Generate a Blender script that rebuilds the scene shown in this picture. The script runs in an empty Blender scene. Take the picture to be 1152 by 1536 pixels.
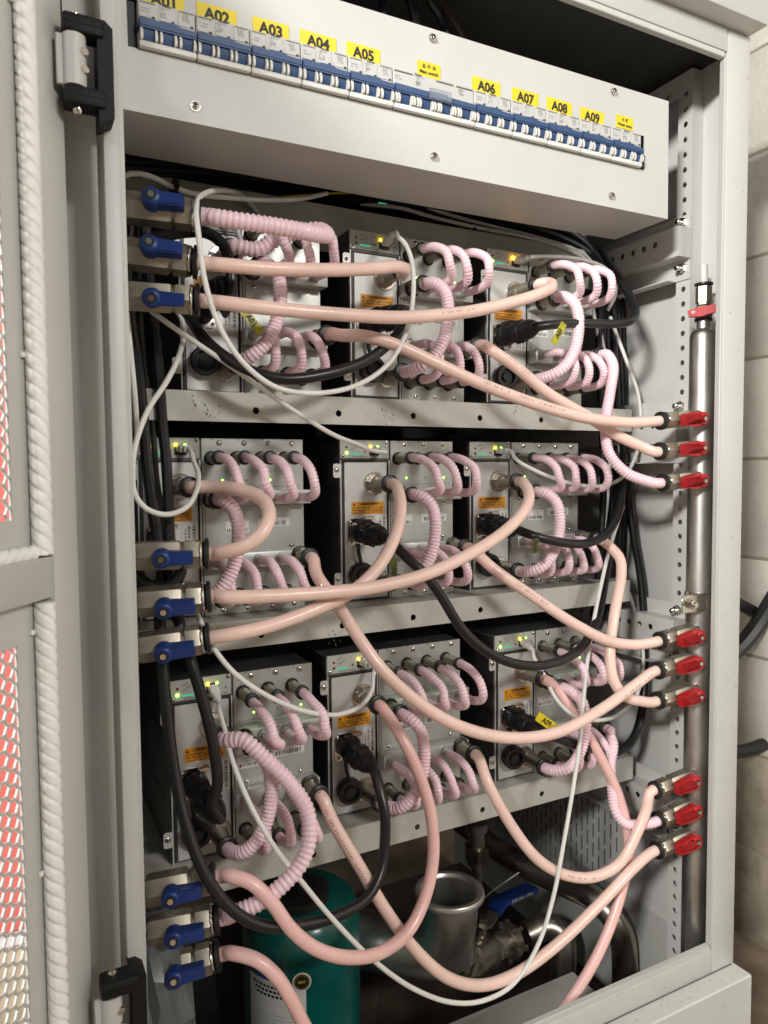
import bpy, bmesh, math, random
from mathutils import Vector, Matrix
random.seed(7)
R = math.radians
scene = bpy.context.scene
COL = scene.collection
EYE = 0.97                       # height of the lens above the floor

# ---------------------------------------------------------------- camera
cd = bpy.data.cameras.new("camera")
cam = bpy.data.objects.new("camera", cd); COL.objects.link(cam)
scene.camera = cam
cd.sensor_fit = 'VERTICAL'; cd.sensor_height = 36.0; cd.sensor_width = 27.0
cd.lens = 25.547
cd.clip_start = 0.02; cd.clip_end = 60
cd.dof.use_dof = True; cd.dof.focus_distance = 0.97; cd.dof.aperture_fstop = 8.5
M3 = Matrix(((0.8881535, 0.0328011, -0.4583747), (-0.4594691, 0.0450378, -0.8870512), (-0.0084521, 0.9984466, 0.0550716)))             # columns: right, up, back
cam.matrix_world = Matrix.Translation((0, 0, EYE)) @ M3.to_4x4()

# ---------------------------------------------------------------- light
W = bpy.data.worlds.new("World"); scene.world = W; W.use_nodes = True
bg = W.node_tree.nodes["Background"]
bg.inputs[0].default_value = (1.0, 0.975, 0.94, 1); bg.inputs[1].default_value = 0.105

def area(name, loc, target, sx, sy, power, col):
    l = bpy.data.lights.new(name, 'AREA'); l.shape = 'RECTANGLE'; l.size = sx; l.size_y = sy
    l.energy = power; l.color = col
    o = bpy.data.objects.new(name, l); COL.objects.link(o)
    o.location = loc
    o.rotation_euler = (Vector(target) - Vector(loc)).to_track_quat('-Z', 'Y').to_euler()
    return o
area("ceiling_lamp", (-1.95, -1.05, EYE + 1.28), (0.8, 0.8, EYE), 0.50, 0.25, 108, (1.0, 0.98, 0.94))
area("fill_lamp", (1.05, -2.2, EYE + 1.3), (0.7, 0.8, EYE - .3), 0.8, 0.25, 36, (1.0, 0.98, 0.945))  # added fill from the front right, not a known fitting; lifts jamb and bay

vs = scene.view_settings
vs.view_transform = 'Standard'; vs.look = 'None'; vs.exposure = 0.41; vs.gamma = 1.0
vs.use_curve_mapping = False

# ---------------------------------------------------------------- materials
def mat(name, col, rough=0.5, metal=0.0, var=0.0, vscale=20.0, bump=0.0, bscale=200.0, emit=None, estr=0.0,
        spec=0.5, dirt=None, dscale=6.0, damt=0.4, trans=0.0, sss=0.0, stretch=None, coat=0.0, alpha=1.0, rvar=0.0):
    m = bpy.data.materials.new(name); m.use_nodes = True
    nt = m.node_tree; N = nt.nodes; L = nt.links
    b = N["Principled BSDF"]
    b.inputs["Roughness"].default_value = rough
    b.inputs["Metallic"].default_value = metal
    b.inputs["Specular IOR Level"].default_value = spec
    b.inputs["Transmission Weight"].default_value = trans
    b.inputs["Coat Weight"].default_value = coat
    b.inputs["Alpha"].default_value = alpha
    if sss:
        b.inputs["Subsurface Weight"].default_value = sss
        b.inputs["Subsurface Radius"].default_value = (0.012, 0.006, 0.004)
        b.inputs["Subsurface Scale"].default_value = 0.35
    c = (*col, 1)
    b.inputs["Base Color"].default_value = c
    tc = N.new("ShaderNodeTexCoord")
    src = tc.outputs["Object"]
    if stretch:
        mp = N.new("ShaderNodeMapping"); mp.inputs["Scale"].default_value = stretch
        L.new(src, mp.inputs[0]); src = mp.outputs[0]
    out = None
    if var:
        n = N.new("ShaderNodeTexNoise"); n.inputs["Scale"].default_value = vscale; n.inputs["Detail"].default_value = 5
        L.new(src, n.inputs["Vector"])
        mr = N.new("ShaderNodeMapRange"); mr.inputs[1].default_value = .3; mr.inputs[2].default_value = .7
        mr.inputs[3].default_value = 1 - var; mr.inputs[4].default_value = 1 + var
        L.new(n.outputs[0], mr.inputs[0])
        mx = N.new("ShaderNodeMix"); mx.data_type = 'RGBA'; mx.blend_type = 'MULTIPLY'; mx.inputs[0].default_value = 1
        mx.inputs[6].default_value = c
        L.new(mr.outputs[0], mx.inputs[7]); out = mx.outputs[2]
        if rvar:
            m2 = N.new("ShaderNodeMapRange"); m2.inputs[1].default_value = .3; m2.inputs[2].default_value = .7
            m2.inputs[3].default_value = max(.04, rough - rvar); m2.inputs[4].default_value = rough + rvar
            L.new(n.outputs[0], m2.inputs[0]); L.new(m2.outputs[0], b.inputs["Roughness"])
    if dirt:
        n = N.new("ShaderNodeTexNoise"); n.inputs["Scale"].default_value = dscale; n.inputs["Detail"].default_value = 9
        n.inputs["Roughness"].default_value = .65
        L.new(tc.outputs["Object"], n.inputs["Vector"])
        mr = N.new("ShaderNodeMapRange"); mr.inputs[1].default_value = .5; mr.inputs[2].default_value = .78
        mr.inputs[3].default_value = 0; mr.inputs[4].default_value = damt
        L.new(n.outputs[0], mr.inputs[0])
        mx = N.new("ShaderNodeMix"); mx.data_type = 'RGBA'
        if out: L.new(out, mx.inputs[6])
        else: mx.inputs[6].default_value = c
        mx.inputs[7].default_value = (*dirt, 1); L.new(mr.outputs[0], mx.inputs[0]); out = mx.outputs[2]
    if out: L.new(out, b.inputs["Base Color"])
    if bump:
        n = N.new("ShaderNodeTexNoise"); n.inputs["Scale"].default_value = bscale; n.inputs["Detail"].default_value = 3
        L.new(src, n.inputs["Vector"])
        bp = N.new("ShaderNodeBump"); bp.inputs["Strength"].default_value = bump; bp.inputs["Distance"].default_value = .002
        L.new(n.outputs[0], bp.inputs["Height"]); L.new(bp.outputs[0], b.inputs["Normal"])
    if emit:
        b.inputs["Emission Color"].default_value = (*emit, 1); b.inputs["Emission Strength"].default_value = estr
    return m

PAINT = mat("grey_paint", (.525, .53, .50), .42, var=.03, vscale=8, bump=.10, bscale=380, dirt=(.30, .26, .20), dscale=9, damt=.10)
PAINT_IN = mat("inner_grey_paint", (.64, .64, .615), .38, var=.03, vscale=8, bump=.05, bscale=450, dirt=(.25, .22, .18), dscale=7, damt=.18)
SHELFP = mat("shelf_paint", (.52, .515, .46), .45, var=.04, vscale=12, dirt=(.16, .13, .10), dscale=26, damt=.35)
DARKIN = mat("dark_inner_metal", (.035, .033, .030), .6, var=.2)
CASE = mat("case_steel", (.085, .088, .088), .42, metal=.35, var=.15, vscale=30, stretch=(1, 1, 8))
FACE = mat("board_face_zinc", (.46, .47, .44), .36, metal=.35, var=.06, vscale=25, rvar=.06)
ALU = mat("brushed_aluminium", (.60, .595, .57), .46, metal=.30, var=.03, vscale=14)
STRIP = mat("status_strip_paint", (.44, .455, .41), .45, var=.05)
MANI = mat("manifold_block_metal", (.50, .51, .48), .38, metal=.35, var=.05, vscale=40)
NICKEL = mat("nickel_plated_brass", (.37, .335, .27), .42, metal=.85, var=.12, vscale=60, rvar=.08)
CHROME = mat("bright_nickel", (.66, .63, .57), .18, metal=1.0, var=.06, vscale=50, rvar=.05)
STEEL = mat("stainless_pipe", (.58, .57, .54), .40, metal=1.0, var=.14, vscale=26, rvar=.10, stretch=(1, 1, .35), dirt=(.12, .09, .06), dscale=14, damt=.45)
DSTEEL = mat("dull_stainless_pipe", (.40, .365, .31), .32, metal=.95, var=.25, vscale=20, rvar=.10, dirt=(.09, .07, .05), dscale=12, damt=.5)
BLACK = mat("black_rubber", (.013, .013, .013), .42, bump=.08, bscale=350)
MATTE = mat("matte_black_plastic", (.006,.006,.006), .62, spec=.3)
CABLE = mat("black_cable_jacket", (.012, .012, .013), .33, var=.2, vscale=40)
PLUGB = mat("black_plastic_plug", (.011, .011, .012), .38, bump=.05, bscale=500)
WHITEC = mat("white_cable_jacket", (.80, .795, .755), .42, var=.05, vscale=60, dirt=(.35, .30, .22), dscale=40, damt=.25)
PEACH = mat("peach_hose", (.915, .665, .585), .34, var=.03, vscale=25, sss=.35, coat=.22, dirt=(.55, .36, .27), dscale=16, damt=.34)
PINKT = mat("rose_hose", (.90, .575, .535), .34, var=.03, vscale=25, sss=.35, coat=.22, dirt=(.58, .32, .27), dscale=16, damt=.3)
PINK = mat("pink_ribbed_hose", (.94, .69, .755), .36, var=.04, vscale=40, sss=.15, coat=.1)
BLUE = mat("blue_lever_plastic", (.008, .034, .175), .36, var=.08, vscale=40)
NAVY = mat("blue_toggle_plastic", (.020, .060, .165), .42, var=.05)
RED = mat("red_lever_plastic", (.44, .012, .014), .48, var=.06, vscale=50)
WPLAS = mat("white_breaker_plastic", (.66, .655, .62), .40, var=.02)
LPLAS = mat("pale_grey_breaker_plastic", (.50, .50, .48), .42, var=.02)
CLEARP = mat("smoky_clear_plastic", (.45, .50, .60), .15, trans=.75, alpha=.55)
YEL = mat("yellow_sticker", (.72, .57, .010), .40, var=.03)
YELD = mat("worn_yellow_tag", (.36, .33, .015), .40, var=.3, vscale=120)
ORANGE = mat("orange_warning_sticker", (.80, .34, .015), .45, var=.03)
INK = mat("black_ink", (.012, .012, .012), .55)
GINK = mat("grey_ink", (.22, .21, .20), .6)
LABELW = mat("white_paper_label", (.74, .74, .71), .5)
GREEN = mat("green_tank_enamel", (.003, .105, .088), .30, var=.12, vscale=9, coat=.2, dirt=(.02, .03, .025), dscale=7, damt=.5)
RUST = mat("brown_stained_metal", (.060, .043, .030), .6, var=.4, vscale=14, dirt=(.012, .010, .008), dscale=9, damt=.8)
ROPE = mat("white_twisted_seal", (.88, .88, .84), .55, var=.04, vscale=50)
REDB = mat("red_board", (.72, .17, .15), .5, var=.05)
BLOCK = mat("painted_block", (.76, .73, .65), .75, var=.08, vscale=11, bump=.7, bscale=70, dirt=(.24, .18, .12), dscale=5, damt=.35)
BLOCKD = mat("stained_block", (.40, .35, .27), .8, var=.3, vscale=9, bump=.6, bscale=90, dirt=(.07, .05, .035), dscale=7, damt=.85)
MORTAR = mat("mortar", (.40, .35, .28), .9, var=.15, bump=.5, bscale=120)
FLOORM = mat("dusty_concrete", (.20, .15, .105), .85, var=.3, vscale=12, bump=.5, bscale=60, dirt=(.05, .035, .025), dscale=9, damt=.7)
BRAID = mat("braided_steel", (.50, .48, .44), .28, metal=1.0, var=.15, vscale=60)
LG = mat("green_led", (.2, .9, .1), .4, emit=(.25, 1.0, .05), estr=9)
LGD = mat("teal_slot", (.02, .28, .16), .4, emit=(.03, .6, .33), estr=.5)
LY = mat("yellow_led", (.9, .7, .05), .4, emit=(1.0, .72, .03), estr=9)
LA = mat("amber_led", (.9, .4, .02), .4, emit=(1.0, .42, .02), estr=10)
LR = mat("red_led_off", (.20, .015, .012), .35)
MESHB = mat("dark_vent_mesh", (.10, .075, .055), .5, metal=.4)

# ---------------------------------------------------------------- mesh builder
class MB:
    def __init__(s, m=None):
        s.v = []; s.f = []; s.mi = []; s.mats = []; s.cur = 0; s.T = None
        if m: s.use(m)
    def use(s, m):
        if m not in s.mats: s.mats.append(m)
        s.cur = s.mats.index(m); return s
    def add(s, vs, fs):
        o = len(s.v)
        if s.T is not None: vs = [s.T @ Vector(p) for p in vs]
        s.v += [tuple(p) for p in vs]
        for f in fs:
            s.f.append([i + o for i in f]); s.mi.append(s.cur)
        return s
    def box(s, x0, x1, y0, y1, z0, z1, b=0.0, seg=1):
        if b <= 0:
            vs = [(x0,y0,z0),(x1,y0,z0),(x1,y1,z0),(x0,y1,z0),(x0,y0,z1),(x1,y0,z1),(x1,y1,z1),(x0,y1,z1)]
            return s.add(vs, [(0,3,2,1),(4,5,6,7),(0,1,5,4),(1,2,6,5),(2,3,7,6),(3,0,4,7)])
        bm = bmesh.new(); bmesh.ops.create_cube(bm, size=1)
        for v in bm.verts:
            v.co = Vector(((x0+x1)/2 + v.co.x*(x1-x0), (y0+y1)/2 + v.co.y*(y1-y0), (z0+z1)/2 + v.co.z*(z1-z0)))
        bmesh.ops.bevel(bm, geom=bm.edges[:], offset=b, segments=seg, affect='EDGES', profile=.5)
        bm.verts.index_update()
        s.add([v.co.copy() for v in bm.verts], [[v.index for v in f.verts] for f in bm.faces]); bm.free(); return s
    def lathe(s, p0, axis, prof, n=20, up=None, phase=0.0, caps=True):
        p0 = Vector(p0); a = Vector(axis).normalized()
        u = Vector(up) if up else (Vector((0,0,1)) if abs(a.z) < .9 else Vector((1,0,0)))
        u = (u - a*u.dot(a)).normalized(); w = a.cross(u)
        vs = []; fs = []
        for (t, r) in prof:
            for k in range(n):
                g = 2*math.pi*k/n + phase
                vs.append(p0 + a*t + (u*math.cos(g) + w*math.sin(g))*r)
        for i in range(len(prof)-1):
            for k in range(n):
                q = (k+1) % n
                fs.append((i*n+k, i*n+q, (i+1)*n+q, (i+1)*n+k))
        if caps:
            fs.append(tuple(reversed(range(n)))); fs.append(tuple((len(prof)-1)*n + k for k in range(n)))
        return s.add(vs, fs)
    def cyl(s, p0, p1, r0, r1=None, n=16, **kw):
        d = Vector(p1) - Vector(p0)
        return s.lathe(p0, d, [(0, r0), (d.length, r0 if r1 is None else r1)], n, **kw)
    def tube(s, pts, r, n=10, rad=None, caps=True, lobes=None):
        pts = [Vector(p) for p in pts]; m = len(pts)
        tg = [(pts[min(i+1, m-1)] - pts[max(i-1, 0)]).normalized() for i in range(m)]
        a = Vector((0,0,1)) if abs(tg[0].z) < .9 else Vector((1,0,0))
        u = (a - tg[0]*a.dot(tg[0])).normalized()
        vs = []; fs = []
        for i in range(m):
            u = (u - tg[i]*u.dot(tg[i])).normalized(); w = tg[i].cross(u)
            rr = r*(rad[i] if rad else 1)
            for k in range(n):
                g = 2*math.pi*k/n
                q = rr*(lobes(i, g) if lobes else 1)
                vs.append(pts[i] + (u*math.cos(g) + w*math.sin(g))*q)
        for i in range(m-1):
            for k in range(n):
                j = (k+1) % n
                fs.append((i*n+k, i*n+j, (i+1)*n+j, (i+1)*n+k))
        if caps:
            fs.append(tuple(reversed(range(n)))); fs.append(tuple((m-1)*n+k for k in range(n)))
        return s.add(vs, fs)
    def prism(s, poly, o, A, B, C):
        """polygon in the A,B plane at o, pushed along vector C (A x B must point along -C for outward faces)"""
        o = Vector(o); A = Vector(A); B = Vector(B); C = Vector(C); n = len(poly)
        vs = [o + A*a + B*b for a, b in poly] + [o + A*a + B*b + C for a, b in poly]
        fs = [tuple(range(n)), tuple(reversed(range(n, 2*n)))] + [(i, i+n, (i+1) % n + n, (i+1) % n) for i in range(n)]
        if A.cross(B).dot(C) > 0: fs = [tuple(reversed(f)) for f in fs]
        return s.add(vs, fs)
    def holed(s, o, A, B, C, L, wd, holes, n=16):
        """plate o + a*A + b*B (0<a<L, 0<b<wd), thickness vector C, round holes (a, b, r) along a"""
        o = Vector(o); A = Vector(A); B = Vector(B); C = Vector(C)
        flip = A.cross(B).dot(C) > 0
        def put(pl, fs):
            vs = [o + A*a + B*b for a, b in pl] + [o + A*a + B*b + C for a, b in pl]; m = len(pl)
            ff = []
            for f in fs[0]: ff.append(tuple(f)); ff.append(tuple(reversed([i+m for i in f])))
            for (i, j) in fs[1]: ff.append((i, i+m, j+m, j))
            if flip: ff = [tuple(reversed(f)) for f in ff]
            s.add(vs, ff)
        holes = sorted(holes); a0 = 0.0
        ends = [L]
        for i in range(len(holes)):
            a, b, r = holes[i]
            nxt = holes[i+1][0] - holes[i+1][2] if i+1 < len(holes) else L
            prv = a0
            lo = max(prv, a - r*1.6); hi = min(L, a + r*1.6, (a + r + nxt)/2)
            if lo > a0 + 1e-6:
                put([(a0,0),(lo,0),(lo,wd),(a0,wd)], ([(0,1,2,3)], [(0,1),(2,3)]))
            ang = [2*math.pi*k/n for k in range(n)]
            cs = [math.atan2(y-b, x-a) % (2*math.pi) for x, y in ((hi,wd),(lo,wd),(lo,0),(hi,0))]
            for c, (x, y) in zip(cs, ((hi,wd),(lo,wd),(lo,0),(hi,0))):
                k = min(range(n), key=lambda q: abs((ang[q]-c+math.pi) % (2*math.pi) - math.pi)); ang[k] = c
            inner = [(a + r*math.cos(g), b + r*math.sin(g)) for g in ang]
            outer = []
            for g in ang:
                dx, dy = math.cos(g), math.sin(g); t = 9e9
                if dx > 1e-9: t = min(t, (hi-a)/dx)
                if dx < -1e-9: t = min(t, (lo-a)/dx)
                if dy > 1e-9: t = min(t, (wd-b)/dy)
                if dy < -1e-9: t = min(t, -b/dy)
                outer.append((a + dx*t, b + dy*t))
            put(inner + outer, ([(k, k+n, (k+1) % n + n, (k+1) % n) for k in range(n)], [((k+1) % n, k) for k in range(n)] +
                                [(k+n, (k+1) % n + n) for k in range(n) if abs(outer[k][1]-outer[(k+1) % n][1]) < 1e-7 and (outer[k][1] < 1e-6 or outer[k][1] > wd-1e-6)]))
            a0 = hi
        if a0 < L - 1e-6:
            put([(a0,0),(L,0),(L,wd),(a0,wd)], ([(0,1,2,3)], [(0,1),(2,3)]))
        put([(0,0),(0,wd)], ([], [(1,0)])); put([(L,0),(L,wd)], ([], [(0,1)]))
        return s
    def text(s, txt, size, o, A, B, align='CENTER', bold=0.0, res=2):
        cu = bpy.data.curves.new("t", 'FONT'); cu.body = txt; cu.size = size; cu.align_x = align; cu.align_y = 'CENTER'
        cu.resolution_u = res; cu.offset = bold
        ob = bpy.data.objects.new("t", cu); COL.objects.link(ob)
        dg = bpy.context.evaluated_depsgraph_get()
        me = bpy.data.meshes.new_from_object(ob.evaluated_get(dg))
        A = Vector(A); B = Vector(B); o = Vector(o)
        s.add([o + A*v.co.x + B*v.co.y for v in me.vertices], [tuple(p.vertices) for p in me.polygons])
        bpy.data.objects.remove(ob); bpy.data.curves.remove(cu); bpy.data.meshes.remove(me); return s
    def mesh(s, name, angle=38):
        me = bpy.data.meshes.new(name)
        me.from_pydata(s.v, [], s.f)
        for m in s.mats: me.materials.append(m)
        me.polygons.foreach_set("material_index", s.mi)
        me.polygons.foreach_set("use_smooth", [True]*len(s.f))
        me.update()
        me.set_sharp_from_angle(angle=R(angle))
        return me
    def build(s, name, parent=None, angle=38):
        o = bpy.data.objects.new(name, s.mesh(name, angle)); COL.objects.link(o)
        if parent: o.parent = parent
        return o

def part(name, me, parent, loc=(0,0,0), rot=(0,0,0)):
    o = bpy.data.objects.new(name, me); COL.objects.link(o); o.parent = parent
    o.location = loc; o.rotation_euler = rot; return o
def tag(o, label, cat, group=None, kind=None):
    if label: o['label'] = label
    if cat: o['category'] = cat
    if group: o['group'] = group
    if kind: o['kind'] = kind
    return o
def thing(name, label, cat, loc=(0,0,0), rot=(0,0,0), group=None):
    o = bpy.data.objects.new(name, None); COL.objects.link(o)
    o.empty_display_size = .05
    o.location = loc; o.rotation_euler = rot
    return tag(o, label, cat, group)
def copy_tree(o, parent=None):
    c = o.copy(); COL.objects.link(c)
    if parent: c.parent = parent
    for ch in [k for k in COL.objects if k.parent == o]: copy_tree(ch, c)
    return c

def spline(pts, step):
    """smooth curve through the points, resampled evenly"""
    p = [Vector(q) for q in pts]
    p = [p[0]*2 - p[1]] + p + [p[-1]*2 - p[-2]]
    fine = []
    for i in range(1, len(p)-2):
        p0, p1, p2, p3 = p[i-1], p[i], p[i+1], p[i+2]
        def td(a, b): return max((b-a).length, 1e-5)**.5
        t0 = 0; t1 = t0+td(p0,p1); t2 = t1+td(p1,p2); t3 = t2+td(p2,p3)
        for k in range(24):
            t = t1 + (t2-t1)*k/24
            A1 = p0*((t1-t)/(t1-t0)) + p1*((t-t0)/(t1-t0)); A2 = p1*((t2-t)/(t2-t1)) + p2*((t-t1)/(t2-t1)); A3 = p2*((t3-t)/(t3-t2)) + p3*((t-t2)/(t3-t2))
            B1 = A1*((t2-t)/(t2-t0)) + A2*((t-t0)/(t2-t0)); B2 = A2*((t3-t)/(t3-t1)) + A3*((t-t1)/(t3-t1))
            fine.append(B1*((t2-t)/(t2-t1)) + B2*((t-t1)/(t2-t1)))
    fine.append(p[-2])
    for _ in range(2):
        fine = [fine[0]] + [(fine[i-1] + fine[i]*2 + fine[i+1])/4 for i in range(1, len(fine)-1)] + [fine[-1]]
    d = [0.0]
    for i in range(1, len(fine)): d.append(d[-1] + (fine[i]-fine[i-1]).length)
    n = max(3, int(round(d[-1]/step))); out = []; j = 0
    for k in range(n+1):
        t = d[-1]*k/n
        while j < len(d)-2 and d[j+1] < t: j += 1
        f = (t-d[j])/max(1e-9, d[j+1]-d[j]); out.append(fine[j].lerp(fine[j+1], f))
    return out
def plain_tube(m, pts, r, step=.009, n=12):
    q = spline(pts, step); m.tube(q, r, n); return q
def ribbed_tube(m, pts, r, pitch, cuff=.012, n=12, depth=.115):
    q = spline(pts, pitch/4); prof = [1-depth, 1.0, 1.0, 1-depth]; k = len(q)
    rad = []
    for i in range(k):
        d = min(i, k-1-i)*pitch/4
        f = min(1, max(0, (d-cuff)/.012))
        rad.append((1-f)*.97 + f*prof[i % 4])
    m.tube(q, r, n, rad); return q
def rounded(w, h, r, n=4):
    out = []
    for cx, cy, a in ((w/2-r, h/2-r, 0), (-w/2+r, h/2-r, 90), (-w/2+r, -h/2+r, 180), (w/2-r, -h/2+r, 270)):
        for k in range(n+1):
            g = R(a + 90*k/n); out.append((cx + r*math.cos(g), cy + r*math.sin(g)))
    return out
def screw_mesh(r=.0032, mat_=None):
    m = MB(mat_ or CHROME)
    m.lathe((0,0,0), (0,-1,0), [(0, r*1.25), (.0006, r*1.25), (.0006, r), (.0016, r*.9), (.0022, r*.55)], 14)
    m.use(INK)
    m.box(-r*.6, r*.6, -.0024, -.0021, -r*.12, r*.12); m.box(-r*.12, r*.12, -.0025, -.0021, -r*.6, r*.6)
    return m.mesh("screw")
SCREW = screw_mesh()
SCREWS = screw_mesh(.0024)
def strap_text(m, rows, x0, x1, z0, z1, y):
    """rows of tiny print: short dashes of uneven length"""
    n = len(rows); h = (z1-z0)/n
    for i, dens in enumerate(rows):
        z = z1 - h*(i+.5); x = x0
        while x < x1:
            w = random.uniform(.0008, .0022)
            if random.random() < dens: m.add([(x,y,z-h*.25),(min(x+w,x1),y,z-h*.25),(min(x+w,x1),y,z+h*.25),(x,y,z+h*.25)], [(0,1,2,3)])
            x += w + random.uniform(.0003, .0007)
def barcode(m, x0, x1, z0, z1, y, vert=False):
    t0, t1 = (z0, z1) if vert else (x0, x1); t = t0
    while t < t1:
        w = random.choice((.0005, .0008, .0013))
        e = min(t+w, t1)
        if vert: m.add([(x0,y,t),(x1,y,t),(x1,y,e),(x0,y,e)], [(0,1,2,3)])
        else: m.add([(t,y,z0),(e,y,z0),(e,y,z1),(t,y,z1)], [(0,1,2,3)])
        t = e + random.choice((.0006, .0009, .0014))

# ================================================================ SETTING
m = MB(FLOORM); m.add([(-4,-4,0),(5,-4,0),(5,5,0),(-4,5,0)], [(0,1,2,3)])
tag(m.build("floor"), None, None, kind='structure')
# side wall of painted concrete blocks
WX = 1.33
m = MB(MORTAR); m.box(WX+.003, WX+.2, -1.8, 3.2, -.02, 3.0)
wall = tag(m.build("wall"), None, None, kind='structure')
blk = []
for i in range(3):
    m = MB(BLOCK); m.box(0, .19, -.1985, .1985, -.0980, .0980, .005, 2); blk.append(m.mesh("block"))
md = MB(BLOCKD); md.box(0, .19, -.1985, .1985, -.0980, .0980, .005, 2); blkd = md.mesh("block")
for row in range(10):
    z = EYE - .88 + .2*row
    for c in range(9):
        y = -.75 + .4*c + (.2 if row % 2 else 0)
        part("block", blkd if row < 2 else random.choice(blk), wall, (WX + random.uniform(-.001,.0015), y, z - .0), (0,0,R(random.uniform(-.2,.2))))

# ================================================================ CABINET
CX0, CX1 = .052, .950          # outer sides
YF = .70                       # front plane of the frame
cab = thing("cabinet", "light grey steel cabinet standing open with three shelves of servers inside", "cabinet", (.5, .70, 0))
def cpart(m, name, **k):
    o = m.build(name, cab, **k); o.matrix_parent_inverse = Matrix.Translation((-.5, -.70, 0)); return o
Z = lambda z: z + EYE
# jambs
m = MB(PAINT); m.box(.085, .0995, YF, YF+.052, Z(-.703), Z(.575), .002, 2); m.box(.0516, .0995, YF+.088, YF+.10, Z(-.703), Z(.575), .001)
m.box(.0995, .103, YF+.003, YF+.010, Z(-.703), Z(.575)); m.box(.036, .0515, YF+.002, YF+.10, Z(-.703), Z(.607), .001)  # outermost strip added to keep lamp light from leaking into the hinge-side groove
cpart(m, "jamb")
m = MB(PAINT); m.box(.902, .950, YF, YF+.0105, Z(-.7445), Z(.607), .003, 2); m.box(.8985, .9022, YF+.0015, YF+.0105, Z(-.703), Z(.568), .001)
cpart(m, "jamb")
m = MB(PAINT); m.box(.052, .9018, YF, YF+.0105, Z(.575), Z(.607), .0025, 2); m.box(.103, .8985, YF+.0015, YF+.0105, Z(.567), Z(.5752), .001)
cpart(m, "lintel")
m = MB(PAINT); m.box(.052, .9018, YF, YF+.0105, Z(-.7445), Z(-.710), .0025, 2); m.box(.103, .8985, YF+.0015, YF+.0105, Z(-.7105), Z(-.702), .001)
cpart(m, "sill")
m = MB(PAINT); m.box(.040, .951, .673, 1.47, Z(.608), Z(.70), .004, 2); cpart(m, "top_cap")
m = MB(PAINT); m.prism([(.671,0),(.671,Z(-.7455)-.002),(.673,Z(-.7455)),(.712,Z(-.7455)),(.712,Z(-.765)),(.676,Z(-.765)),(.676,0)], (.046,0,0), (0,1,0), (0,0,1), (.9045,0,0)); m.box(.9455, .9504, .7125, 1.47, 0, Z(-.7455), .001); m.box(.046, .0515, .7125, 1.47, 0, Z(-.7455), .001); cpart(m, "plinth")
# walls of the box
m = MB(PAINT_IN); m.box(.947, .950, YF+.0107, 1.45, Z(-.745), Z(.607)); cpart(m, "side_panel")
m = MB(PAINT_IN); m.box(.052, .055, YF+.101, 1.45, Z(-.745), Z(.607)); cpart(m, "side_panel")
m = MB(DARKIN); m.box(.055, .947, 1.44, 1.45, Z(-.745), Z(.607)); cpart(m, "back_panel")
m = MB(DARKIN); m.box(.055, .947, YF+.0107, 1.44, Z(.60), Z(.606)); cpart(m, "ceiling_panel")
m = MB(RUST); m.box(.055, .947, YF+.03, 1.44, Z(-.957), Z(-.947));  cpart(m, "floor_panel")
# slotted vent in the right side wall: slim raised slots
vm = MB(mat('slot_shadow', (.16,.16,.155), .6)); vm.prism(rounded(.0020, .0275, .0009), (0,0,0), (0,1,0), (0,0,1), (-.0016,0,0)); vme = vm.mesh("vent_slot")
for r_ in range(7):
    for c in range(27):
        part("vent_slot", vme, cab, Vector((.947, .935 + .0148*c, Z(-.560 - .0365*r_ + (.018 if c % 2 else 0)))) - Vector((.5,.70,0)))
# perforated mounting post and top strip on the right
PX = .923
hp = .0222; holes = []; zz = -.70
base_z = .7746*.7247
k = 0
while True:
    z = .5625 - hp*k
    if z < -.78: break
    holes.append((z + .79, .0125, .0042)); k += 1
m = MB(PAINT_IN)
m.holed((PX, .775, Z(-.79)), (0,0,1), (0,1,0), (.0015,0,0), 1.385, .026, holes)
m.box(PX+.0016, .947, .775, .7765, Z(-.79), Z(.595)); cpart(m, "mounting_post")
m = MB(PAINT_IN)
m.holed((PX, .8012, Z(.562)), (0,1,0), (0,0,1), (.0015,0,0), .55, .033, [(.02+.0222*i, .0105, .0042) for i in range(23)]); cpart(m, "top_strip")
# cross rails (hat channels) with bolts
BOLT = MB(CHROME); BOLT.lathe((0,0,0), (-1,0,0), [(0,.0085),(.0015,.0085),(.0015,.0068),(.006,.0068)], 6); BOLT.lathe((-.006,0,0), (-1,0,0), [(0,.0042),(.008,.0042),(.009,.003)], 12)
BOLT = BOLT.mesh("bolt")
def rail(zt, zb, dark=False):
    m = MB(PAINT_IN)
    L = .64; x0 = PX - .028
    n = int(L/.0222)
    m.holed((x0, .773, Z(zb)), (0,1,0), (0,0,1), (.0015,0,0), L, zt-zb, [(.045+.0222*i, (zt-zb)*.62, .0047) for i in range(n-3)])
    m.box(x0+.0015, PX-.0002, .773, .773+L, Z(zt)-.0015, Z(zt)); m.box(x0+.0015, PX-.0002, .773, .773+L, Z(zb), Z(zb)+.0015)
    m.box(x0+.0015, PX-.0004, .7731, .7746, Z(zb)+.0016, Z(zt)-.0016)
    m.box(PX-.0022, PX-.0002, .774, .773+L, Z(zt), Z(zt)+.022); m.box(PX-.0022, PX-.0002, .774, .773+L, Z(zb)-.030, Z(zb))
    m.box(PX-.020, PX-.0023, .80, .773+L, Z(zb)-.030, Z(zb)-.0285)
    o = cpart(m, "cross_rail")
    for z in (Z(zt)+.011, Z(zb)-.013):
        b = part("bolt", BOLT, o, (PX-.0024, .7875, z))
    return o
rail(.361, .317); rail(.0855, .040); rail(-.230, -.277); rail(-.5115, -.556)

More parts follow.
